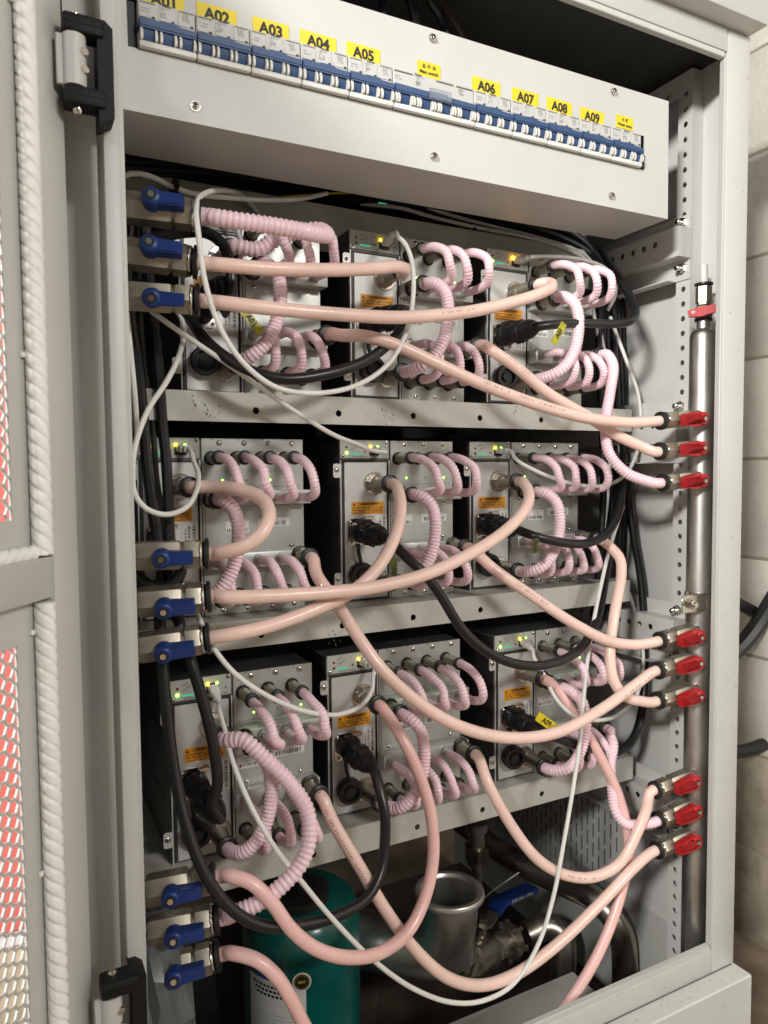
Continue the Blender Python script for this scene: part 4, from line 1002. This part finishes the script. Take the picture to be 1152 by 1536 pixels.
eth('21', "white network cable curling in an S at the left of the middle row", [(0.1937, 0.86, 0.9858), (0.1949, 0.84, 0.9686), (0.1869, 0.82, 0.9493), (0.1704, 0.8, 0.9327), (0.1472, 0.79, 0.9267), (0.1262, 0.785, 0.9346), (0.1159, 0.785, 0.9501), (0.1147, 0.785, 0.9776), (0.1179, 0.785, 0.9995), (0.1322, 0.79, 1.0365), (0.1539, 0.8, 1.0684), (0.1692, 0.81, 1.0968), (0.1777, 0.82, 1.1243), (0.1773, 0.83, 1.1421), (0.1723, 0.84, 1.1553)], (.25,-1,-.1))
eth('11', "short white network cable curling behind the topmost valves", [(0.2532, 0.86, 1.2529), (0.251, 0.84, 1.2316), (0.2421, 0.83, 1.2104), (0.227, 0.835, 1.2001), (0.2211, 0.85, 1.2092), (0.2234, 0.87, 1.23)], (.4,-1,-.05))
eth('13', "white network cable arching right over the loops of the amber-lit server", [(0.69, 0.855, 1.281), (0.7312, 0.845, 1.2835), (0.7781, 0.84, 1.2823), (0.8203, 0.845, 1.2768), (0.8546, 0.86, 1.265), (0.8747, 0.88, 1.2477), (0.8802, 0.9, 1.2311)], (.4,-1,.05))
eth('23', "white network cable drooping across the right middle server", [(0.6643, 0.86, 0.9858), (0.6851, 0.84, 0.969), (0.7266, 0.83, 0.9539), (0.7719, 0.83, 0.9463), (0.8197, 0.835, 0.9475), (0.8659, 0.845, 0.9625), (0.9005, 0.855, 0.9964), (0.914, 0.86, 1.0397), (0.9126, 0.865, 1.0938), (0.8965, 0.87, 1.1364), (0.8843, 0.88, 1.1797), (0.8749, 0.89, 1.2179)], (.15,-1,-.05))
eth('32', "white network cable drooping left from the middle bottom server", [(0.4213, 0.85, 0.7022), (0.4092, 0.83, 0.6887), (0.3843, 0.81, 0.6782), (0.3419, 0.79, 0.6791), (0.2937, 0.775, 0.6962), (0.2486, 0.77, 0.7223), (0.2114, 0.77, 0.7537), (0.19, 0.775, 0.7846), (0.1812, 0.79, 0.8104), (0.1775, 0.81, 0.8297)], (.3,-1,-.1))
eth('31', "long white network cable swooping from the bottom left server under everything", [(0.2092, 0.828, 0.6974), (0.2103, 0.81, 0.6807), (0.2127, 0.79, 0.6523), (0.2236, 0.765, 0.6102), (0.2451, 0.745, 0.5628), (0.2732, 0.735, 0.5196), (0.3082, 0.725, 0.4691), (0.3551, 0.72, 0.4104), (0.4046, 0.718, 0.3621), (0.4615, 0.72, 0.3233), (0.5102, 0.722, 0.3081), (0.5597, 0.727, 0.3105), (0.6053, 0.735, 0.3439), (0.6359, 0.742, 0.3954), (0.661, 0.75, 0.4622), (0.6843, 0.758, 0.5309), (0.7033, 0.766, 0.591), (0.7184, 0.775, 0.653), (0.7419, 0.79, 0.7142), (0.7809, 0.81, 0.791), (0.824, 0.83, 0.8623), (0.8674, 0.85, 0.9117)], (.1,-1,-.75))
eth('33', "white network cable drooping right from the bottom right server", [(0.6759, 0.835, 0.6977), (0.6822, 0.82, 0.6757), (0.6863, 0.8, 0.6461), (0.7061, 0.79, 0.6216), (0.7442, 0.79, 0.6055), (0.8069, 0.8, 0.5981), (0.8597, 0.815, 0.6125), (0.8925, 0.83, 0.6446), (0.9063, 0.845, 0.6939), (0.902, 0.86, 0.7465), (0.8924, 0.87, 0.7898), (0.8916, 0.88, 0.8328)], (.0,-1,-.4))
def wire(name, label, pts, r, m_, group, cat="cable"):
    m = MB(m_); plain_tube(m, pts, r, .010, 9); return tag(m.build(name), label, cat, group)
wire("network_cable", "white network cable lying along the top behind the topmost valve", [(0.1206, 0.84, 1.2899), (0.1318, 0.84, 1.2954), (0.1492, 0.84, 1.2956), (0.1736, 0.845, 1.2901), (0.1983, 0.85, 1.2885), (0.2396, 0.86, 1.2941), (0.2936, 0.875, 1.3046), (0.343, 0.89, 1.3191), (0.3886, 0.91, 1.34)], .0030, WHITEC, "white network cables")
wire("network_cable", "grey cable pair lying under the breaker panel, front one", [(0.4664, 0.97, 1.3579), (0.5269, 0.96, 1.3584), (0.5782, 0.95, 1.3495), (0.6555, 0.94, 1.342), (0.7504, 0.93, 1.3362), (0.8283, 0.925, 1.3242), (0.8887, 0.92, 1.2959)], .0028, WHITEC, "white network cables")
wire("network_cable", "grey cable pair lying under the breaker panel, rear one", [(0.4931, 0.98, 1.3711), (0.5553, 0.97, 1.3719), (0.6201, 0.96, 1.3609), (0.6877, 0.95, 1.3517), (0.7856, 0.94, 1.3417), (0.8614, 0.93, 1.3222), (0.8964, 0.92, 1.2749)], .0028, WHITEC, "white network cables")
wire("network_cable", "white network cable running straight down the right wall bundle", [(0.8619, 0.905, 1.225), (0.8707, 0.9, 1.1711), (0.8858, 0.9, 1.1288), (0.8898, 0.9, 1.0416), (0.8787, 0.895, 0.9316), (0.8643, 0.89, 0.8664)], .0029, WHITEC, "white network cables")
wire("network_cable", "white network cable at the front of the right bundle", [(0.8456, 0.9, 1.2385), (0.8575, 0.9, 1.1916), (0.8818, 0.9, 1.096), (0.8964, 0.89, 1.0193), (0.9027, 0.885, 0.9423), (0.8786, 0.875, 0.8777)], .0029, WHITEC, "white network cables")
wire("network_cable", "thin white cable in the shade beside the left jamb", [(0.1151, 0.8, 1.1364), (0.118, 0.8, 1.0955), (0.1221, 0.805, 1.0479), (0.1255, 0.82, 1.0102)], .0029, WHITEC, "white network cables")
wire("yellow_wire", "short yellow wire under the breaker panel", [(0.3293, 0.94, 1.3352), (0.3817, 0.94, 1.3472), (0.4361, 0.95, 1.3622), (0.4831, 0.96, 1.3752)], .0016, mat("yellow_wire_jacket", (.6,.45,.02), .4), None, "wire")
# black bundles
BN = "black cables in the left bundle"
LBL = ["thick black cable passing behind the middle blue valves, left of its twin", "thick black cable passing behind the middle blue valves, right of its twin", "black cable deep in the shade between top and middle valve groups", "black cable hard against the inner edge of the left jamb", "short black cable curling up behind the topmost blue valve"]
for i, pts in enumerate([[(0.1267, 0.83, 1.263), (0.1207, 0.83, 1.1921), (0.1241, 0.835, 1.1369), (0.1317, 0.84, 1.0806), (0.1359, 0.84, 1.0223), (0.1383, 0.84, 0.9781), (0.1435, 0.84, 0.9259), (0.1487, 0.835, 0.8811), (0.149, 0.83, 0.8442)],
 [(0.1411, 0.84, 1.2544), (0.1455, 0.845, 1.1988), (0.1506, 0.85, 1.142), (0.1549, 0.85, 1.0831), (0.1579, 0.85, 1.0233), (0.1602, 0.845, 0.978), (0.1602, 0.84, 0.9253), (0.1589, 0.835, 0.8805), (0.1585, 0.83, 0.8434)],
 [(0.1391, 0.87, 1.2708), (0.137, 0.87, 1.1892), (0.1413, 0.88, 1.1013), (0.1515, 0.89, 1.0255), (0.1545, 0.89, 0.9627), (0.1619, 0.88, 0.8997)],
 [(0.1186, 0.83, 1.1637), (0.1181, 0.83, 1.0928), (0.1176, 0.83, 1.0213), (0.115, 0.83, 0.9781)],
 [(0.1649, 0.89, 1.2889), (0.17, 0.88, 1.2637), (0.1875, 0.9, 1.288), (0.1922, 0.92, 1.319)]]):
    wire("power_cable", LBL[i], pts, .0062, CABLE, BN)
BN = "black cables in the top and right bundle"
for i, pts in enumerate([[(0.1312, 0.9, 1.3297), (0.2261, 0.93, 1.3566), (0.3667, 0.95, 1.3774), (0.5272, 0.96, 1.3911), (0.6913, 0.955, 1.3865), (0.8175, 0.945, 1.37), (0.8712, 0.925, 1.3297), (0.8674, 0.905, 1.2577), (0.8606, 0.9, 1.1704), (0.8675, 0.9, 1.0629), (0.8685, 0.895, 0.9318), (0.8547, 0.89, 0.8121), (0.844, 0.89, 0.725)],
 [(0.1328, 0.912, 1.3322), (0.229, 0.942, 1.3583), (0.3713, 0.962, 1.3789), (0.5337, 0.972, 1.3915), (0.7, 0.967, 1.3866), (0.8279, 0.957, 1.3707), (0.8821, 0.935, 1.3316), (0.8828, 0.915, 1.2615), (0.8789, 0.91, 1.1733), (0.886, 0.91, 1.0641), (0.8856, 0.905, 0.9312), (0.8717, 0.9, 0.8098), (0.8608, 0.9, 0.7215)],
 [(0.1346, 0.924, 1.3354), (0.2318, 0.954, 1.3608), (0.3759, 0.974, 1.3804), (0.5403, 0.984, 1.3918), (0.7087, 0.979, 1.3865), (0.8383, 0.969, 1.3714), (0.8921, 0.944, 1.3319), (0.8974, 0.924, 1.2649), (0.8965, 0.919, 1.1759), (0.9038, 0.919, 1.0653), (0.9019, 0.914, 0.9307), (0.8879, 0.909, 0.8077), (0.8769, 0.909, 0.7183)],
 [(0.1363, 0.936, 1.3386), (0.2347, 0.966, 1.3623), (0.3804, 0.986, 1.3817), (0.5468, 0.996, 1.392), (0.7174, 0.991, 1.3863), (0.8487, 0.981, 1.3719), (0.9031, 0.954, 1.3326), (0.9131, 0.934, 1.2688), (0.9153, 0.929, 1.1788), (0.9228, 0.929, 1.0666), (0.9194, 0.924, 0.9301), (0.9052, 0.919, 0.8054), (0.8941, 0.919, 0.7147)],
 [(0.131, 0.9, 1.3221), (0.2259, 0.93, 1.3452), (0.3665, 0.95, 1.3631), (0.527, 0.96, 1.3719), (0.6913, 0.955, 1.366), (0.8176, 0.945, 1.3528), (0.8771, 0.925, 1.3196), (0.8907, 0.905, 1.2601), (0.8956, 0.9, 1.1729), (0.9029, 0.9, 1.0639), (0.898, 0.895, 0.9312), (0.8841, 0.89, 0.8101), (0.8733, 0.89, 0.722)],
 [(0.1326, 0.912, 1.3245), (0.2287, 0.942, 1.3468), (0.3711, 0.962, 1.3645), (0.5336, 0.972, 1.3721), (0.7, 0.967, 1.3658), (0.828, 0.957, 1.3534), (0.8881, 0.935, 1.3214), (0.9065, 0.915, 1.2639), (0.9145, 0.91, 1.1758), (0.922, 0.91, 1.0652), (0.9156, 0.905, 0.9306), (0.9015, 0.9, 0.8078), (0.8906, 0.9, 0.7185)],
 [(0.1343, 0.924, 1.3276), (0.2316, 0.954, 1.349), (0.3756, 0.974, 1.3658), (0.5401, 0.984, 1.3721), (0.7087, 0.979, 1.3654), (0.8384, 0.969, 1.3538), (0.8982, 0.944, 1.3216), (0.9214, 0.924, 1.2674), (0.9327, 0.919, 1.1785), (0.9404, 0.919, 1.0664), (0.9324, 0.914, 0.9301), (0.9182, 0.909, 0.8057), (0.9071, 0.909, 0.7152)],
 [(0.1361, 0.936, 1.3307), (0.2344, 0.966, 1.3504), (0.3802, 0.986, 1.367), (0.5467, 0.996, 1.372), (0.7174, 0.991, 1.3649), (0.8488, 0.981, 1.3541), (0.9092, 0.954, 1.3222), (0.9375, 0.934, 1.2713), (0.9522, 0.929, 1.1814), (0.96, 0.929, 1.0677), (0.9505, 0.924, 0.9294), (0.9361, 0.919, 0.8034), (0.9248, 0.919, 0.7116)]]):
    wire("power_cable", "black cable in the bundle crossing under the breaker panel and down the right side", pts, .0056, CABLE, BN)
BN = "dark wires above the breaker panel"
TBL = ["leftmost thick black wire dropping behind the breaker panel top edge", "second thick black wire dropping behind the breaker panel top edge", "curved thick black wire dropping behind the breaker panel near its top screw", "thin brown wire above the breaker panel, nearer the curved black one", "thin brown wire above the breaker panel, farther right of its pair"]
for i, pts in enumerate([[(0.4231, 0.8, 1.5665), (0.4211, 0.8, 1.5428), (0.4173, 0.8, 1.5186), (0.4204, 0.81, 1.4937)],
 [(0.4525, 0.8, 1.5752), (0.456, 0.8, 1.5449), (0.4633, 0.8, 1.5233), (0.4708, 0.81, 1.4986)],
 [(0.4741, 0.8, 1.5736), (0.4864, 0.8, 1.5494), (0.5009, 0.8, 1.5349), (0.5056, 0.8, 1.5104), (0.5119, 0.81, 1.4925)],
 [(0.4884, 0.8, 1.5699), (0.5058, 0.8, 1.5467), (0.5256, 0.8, 1.5277), (0.5444, 0.81, 1.5171)],
 [(0.4994, 0.81, 1.5788), (0.5161, 0.81, 1.555), (0.5393, 0.81, 1.5324), (0.5495, 0.81, 1.5142)]]):
    wire("power_cable", TBL[i], pts, .0065 if i < 3 else .0018, CABLE if i < 3 else mat("brown_wire", (.06,.03,.02), .5), BN)
for (p_, l_) in [((0.6465, 0.952, 1.3413), 'black cable tie round the grey cable pair under the breaker panel'), ((0.1767, 0.846, 1.2895), 'black cable tie round the white cable behind the topmost blue valve')]:
    t_ = MB(MATTE); t_.lathe(V(p_) - V((.0025,0,0)), (1,.1,-.12), [(0,.0082),(0,.0098),(.005,.0098),(.005,.0082),(0,.0082)], 20, caps=False); t_.box(p_[0]-.003, p_[0]+.003, p_[1]-.013, p_[1]-.008, p_[2]-.003, p_[2]+.003, .0008)
    tag(t_.build("cable_tie"), l_, "cable tie")
# network switch lying on the top shelf
sw = thing("network_switch", "black network switch with green lights under the breaker panel", "network switch", (0.4854, 0.965, 1.3574))
m = MB(PLUGB); m.box(-.11, .11, 0, .10, 0, .022, .002); m.build("case", sw)
m = MB(LGD); m.box(.008, .026, -.0012, -.0002, .0155, .017); m.box(.008, .022, -.0012, -.0002, .004, .0055); m.build("indicator", sw)
m = MB(LG); m.lathe((-.036,-.0002,.012), (0,-1,0), [(0,.0012),(.0008,.001)], 8); m.build("indicator", sw)

# ================================================================ PUMP BAY
gt = thing("pump_tank", "dark green enamelled cylinder tank with a white label", "tank", (0.3525, 0.95, 0.0278))
RT = .083
m = MB(GREEN); m.lathe((0,0,0), (0,0,1), [(0,RT*.98),(.06,RT),(.30,RT),(.318,RT*.985),(.333,RT*.93),(.342,RT*.80),(.345,RT*.5)], 48)
m.lathe((0,0,.115), (0,0,1), [(0,RT),(.001,RT*1.012),(.005,RT*1.012),(.006,RT)], 48, caps=False); m.build("shell", gt)
m = MB(BLACK); m.lathe((-.006,-.01,.344), (0,0,1), [(0,.042),(.012,.042),(.016,.035),(.016,.012),(.030,.012)], 28); m.build("cap", gt)
def curved(m, a0, a1, z0, z1, rr, n=14):
    vs = []; fs = []
    for k in range(n+1):
        a = a0 + (a1-a0)*k/n
        for z in (z0, z1): vs.append((rr*math.sin(a), -rr*math.cos(a), z))
    for k in range(n): fs.append((2*k, 2*k+2, 2*k+3, 2*k+1))
    m.add(vs, fs)
A0, A1, LZ0, LZ1 = -1.36, -.30, .180, .268
m = MB(LABELW); curved(m, A0, A1, LZ0, LZ1, RT*1.004)
m.use(mat("label_blue_band", (.03,.12,.35), .45)); curved(m, A0, A0+(A1-A0)*.62, LZ1, LZ1+.009, RT*1.004); lb = m.build("paper_label", gt)
m = MB(INK)
for i in range(3):
    for k in range(9):
        a = A0 + (A1-A0)*(.10+.07*k+.04*i); curved(m, a, a+(A1-A0)*.05, LZ1-.010-.006*i, LZ1-.0065-.006*i, RT*1.006, 2)
m.use(GINK)
for i in range(6): curved(m, A0+(A1-A0)*.08, A0+(A1-A0)*.92, LZ0+.014+.0055*i, LZ0+.0144+.0055*i, RT*1.006, 8)
am_ = A0 + (A1-A0)*.70
m.use(INK); m.text("CE", .007, (RT*1.007*math.sin(am_), -RT*1.007*math.cos(am_), LZ0+.007), (math.cos(am_), math.sin(am_), 0), (0,0,1), res=2); m.build("print", lb)
ab = A1 - (A1-A0)*.06
m = MB(LABELW); cc = V((RT*1.008*math.sin(ab), -RT*1.008*math.cos(ab), LZ1+.004)); nn = V((math.sin(ab), -math.cos(ab), 0))
m.lathe(cc, nn, [(0,.0125),(.0006,.0125)], 24); m.use(mat("gold_seal", (.25,.14,.03), .35, metal=.5)); m.lathe(cc+nn*.0006, nn, [(0,.0105),(.0005,.0105)], 24)
m.use(INK); m.lathe(cc+nn*.0011, nn, [(0,.0078),(.0003,.0078)], 24); m.use(YEL); m.text("EXIT", .0048, cc+nn*.0017, (math.cos(ab), math.sin(ab), 0), (0,0,1), bold=.0001); m.build("seal", lb)

sq = thing("tee_pipe", "open stainless pipe mouth with a rolled clamp rim", "pipe", (0.5546, 0.875, 0.3579))
FR = .0505
m = MB(mat("polished_rim_steel", (.74, .72, .68), .34, metal=.85, var=.06, vscale=60))
m.lathe((0,0,0), (0,0,1), [(-.010,FR*.80),(-.009,FR*.97),(-.006,FR*1.01),(-.001,FR*1.01),(.0015,FR*.98),(.0018,FR*.90),(.0010,FR*.84),(-.003,FR*.80),(-.004,FR*.77)], 56, caps=False)
m.use(STEEL); m.lathe((0,0,0), (0,0,1), [(-.004,FR*.77),(-.02,FR*.745),(-.10,FR*.74)], 48, caps=False); m.build("rim", sq)
m = MB(STEEL); q = spline([(0,0,-.004),(0,0,-.040),(-.004,.004,-.070),(-.018,.020,-.094),(-.045,.052,-.104),(-.085,.10,-.106),(-.13,.15,-.106)], .006); m.tube(q, FR*.80, 32, caps=False); m.build("bent_pipe", sq)
bv = thing("lever_valve", "bronze coloured ball valve with a long blue lever", "valve", (0.6013, 0.9, 0.221))
BA = V((0.2036, 0.065, -0.0461)); BL = BA.length; ba = BA.normalized()
bv.rotation_euler = Matrix((ba, (V((0,0,1)).cross(ba)).normalized(), ba.cross(V((0,0,1)).cross(ba)).normalized())).transposed().to_euler()
m = MB(DSTEEL)
m.lathe((-.055,0,0), (1,0,0), [(0,.012),(.03,.012),(.03,.018),(.045,.018)], 20); m.lathe((-.010,0,0), (1,0,0), [(0,.024),(.016,.024)], 6, phase=.2)
m.lathe((.006,0,0), (1,0,0), [(0,.022),(.004,.026),(.050,.026),(.056,.022)], 28); m.lathe((.058,0,0), (1,0,0), [(0,.021),(.016,.021)], 6)
m.lathe((.074,0,0), (1,0,0), [(0,.020),(.026,.020)], 24); m.lathe((.100,0,0), (1,0,0), [(0,.028),(.010,.030),(.014,.030),(.018,.026)], 28); m.build("body", bv)
m = MB(DSTEEL)
for k in range(6):
    a = 2*math.pi*k/6; m.lathe((.096, .027*math.cos(a), .027*math.sin(a)), (1,0,0), [(0,.005),(.008,.005),(.008,.0035),(.024,.0035),(.024,.005),(.028,.005)], 6)
m.build("flange_bolt", bv)
m = MB(DSTEEL); m.lathe((.030,0,.020), (0,0,1), [(0,.011),(.010,.011),(.010,.008),(.022,.008)], 16); m.build("stem", bv)
m = MB(CHROME); m.lathe((.030,0,.046), (0,0,1), [(0,.0085),(.008,.0085),(.010,.006)], 6); m.build("stem_nut", bv)
lv = MB(DSTEEL); lv.prism([(.018,.042),(.045,.042),(.066,.062),(.066,.0655),(.044,.046),(.018,.046)], (0,-.010,0), (1,0,0), (0,0,1), (0,.020,0)); lvo = lv.build("lever", bv)
m = MB(BLUE); m.prism([(.060,.0555),(.074,.068),(.165,.072),(.166,.080),(.073,.077),(.058,.063)], (0,-.0125,0), (1,0,0), (0,0,1), (0,.025,0)); gr = m.build("grip", lvo)
m = MB(LABELW); m.text("T.W 304 1.0MPa", .009, (.118,-.0130,.0735), (1,0,.045), (-.045,0,1), res=1); m.build("lettering", gr)
def pipe(label, pts, r, m_=STEEL, name="steel_pipe"):
    m = MB(m_); q = spline(pts, .008); m.tube(q, r, 28); o = m.build(name); tag(o, label, "pipe", "steel pipes in the pump bay")
    return o, q
o, q = pipe("dark stainless pipe running back to front and elbowing down at right", [(0.7996, 1.22, 0.2542), (0.825, 1.14, 0.2318), (0.8555, 1.055, 0.2186), (0.8749, 0.985, 0.2196), (0.8884, 0.935, 0.2199), (0.8996, 0.9, 0.2045), (0.9077, 0.883, 0.1727), (0.9114, 0.88, 0.126), (0.9143, 0.88, 0.0238)], .0215, DSTEEL)
m = MB(DSTEEL); dd = (q[-10]-q[-9]).normalized(); m.lathe(q[-9], dd, [(0,.0216),(.001,.0222),(.003,.0222),(.004,.0216)], 28); m.build("weld_seam", o)
pipe("dull stainless pipe elbowing down from the blue-lever valve", [(0.7963, 1.0, 0.1428), (0.8364, 0.99, 0.1511), (0.8543, 0.975, 0.1356), (0.8504, 0.965, 0.0997), (0.8344, 0.955, 0.0502), (0.8231, 0.95, -0.0277)], .0225, DSTEEL)
bb = thing("pressure_fitting", "dark brass fitting standing in the shade under the bottom shelf", "fitting", (0.744, 1.08, 0.1979))
m = MB(DSTEEL); m.lathe((0,0,0), (0,0,1), [(0,.010),(.05,.010),(.05,.018),(.062,.018)], 20); m.lathe((0,0,.062), (0,0,1), [(0,.024),(.022,.024)], 6); m.lathe((0,0,.084), (0,0,1), [(0,.016),(.03,.014),(.03,.020),(.045,.020)], 20); m.build("body", bb)
st = thing("storage_box", "brown stained metal box standing behind the green tank", "box", (0.4407, 1.1, .03))
m = MB(RUST); m.box(-.14, .11, 0, .16, 0, .44, .006, 2); m.build("shell", st)
m = MB(RUST); m.lathe((.05, -.001, .37), (0,-1,0), [(0,.048),(.006,.052),(.010,.046),(.010,.040)], 30); m.build("round_port", st)
bg_ = thing("plastic_bag", "crumpled translucent grey plastic bag below the lowest blue valve", "bag", (0.1279, 0.8, 0.3839))
m = MB(mat("grey_plastic_film", (.12,.13,.13), .3, var=.2, coat=.3)); 
bm = bmesh.new(); bmesh.ops.create_icosphere(bm, subdivisions=3, radius=1)
for v in bm.verts:
    n_ = math.sin(v.co.x*9+v.co.z*5)*.10 + math.sin(v.co.z*13+v.co.y*7)*.07
    v.co = V((v.co.x*.036*(1+n_), v.co.y*.05*(1+n_), v.co.z*.11*(1+n_*.4)))
bm.verts.index_update(); m.add([v.co.copy() for v in bm.verts], [[v.index for v in f.verts] for f in bm.faces]); bm.free(); m.build("film", bg_, angle=12)
wire("loose_wire", "stray pale wire end sticking up behind the blue-lever valve", [(0.7125, 1.02, 0.22), (0.738, 1.01, 0.2397), (0.755, 1.0, 0.2547), (0.7783, 1.0, 0.2616)], .0013, WHITEC, None, "wire")

# ================================================================ BESIDE THE CABINET
wire("black_conduit", "upper black cable sweeping up along the block wall", [(1.2339, 0.93, 0.6063), (1.2714, 0.925, 0.6331), (1.3033, 0.92, 0.6662), (1.3421, 0.91, 0.7239)], .016, BLACK, "black cables at the block wall")
wire("black_conduit", "black cable passing behind the upper one at the block wall", [(1.2573, 0.95, 0.7147), (1.301, 0.945, 0.6928), (1.3458, 0.94, 0.6717), (1.3842, 0.93, 0.656)], .012, BLACK, "black cables at the block wall")
wire("black_conduit", "lower black cable lying level along the block wall", [(1.2357, 0.935, 0.4154), (1.2846, 0.93, 0.4107), (1.3263, 0.925, 0.4155), (1.3773, 0.92, 0.4244)], .013, BLACK, "black cables at the block wall")
m = MB(BRAID); q = spline([(1.2302, 0.9, -0.0143), (1.249, 0.88, -0.0455), (1.2757, 0.87, -0.0779), (1.2916, 0.85, -0.101), (1.3237, 0.83, -0.1325)], .004)
m.tube(q, .0115, 20, lobes=lambda i, g: 1 + .07*math.cos(10*g)*(1 if i % 2 else -1))
tag(m.build("braided_hose", angle=15), "braided steel hose lying on the floor at the lower right", "hose")
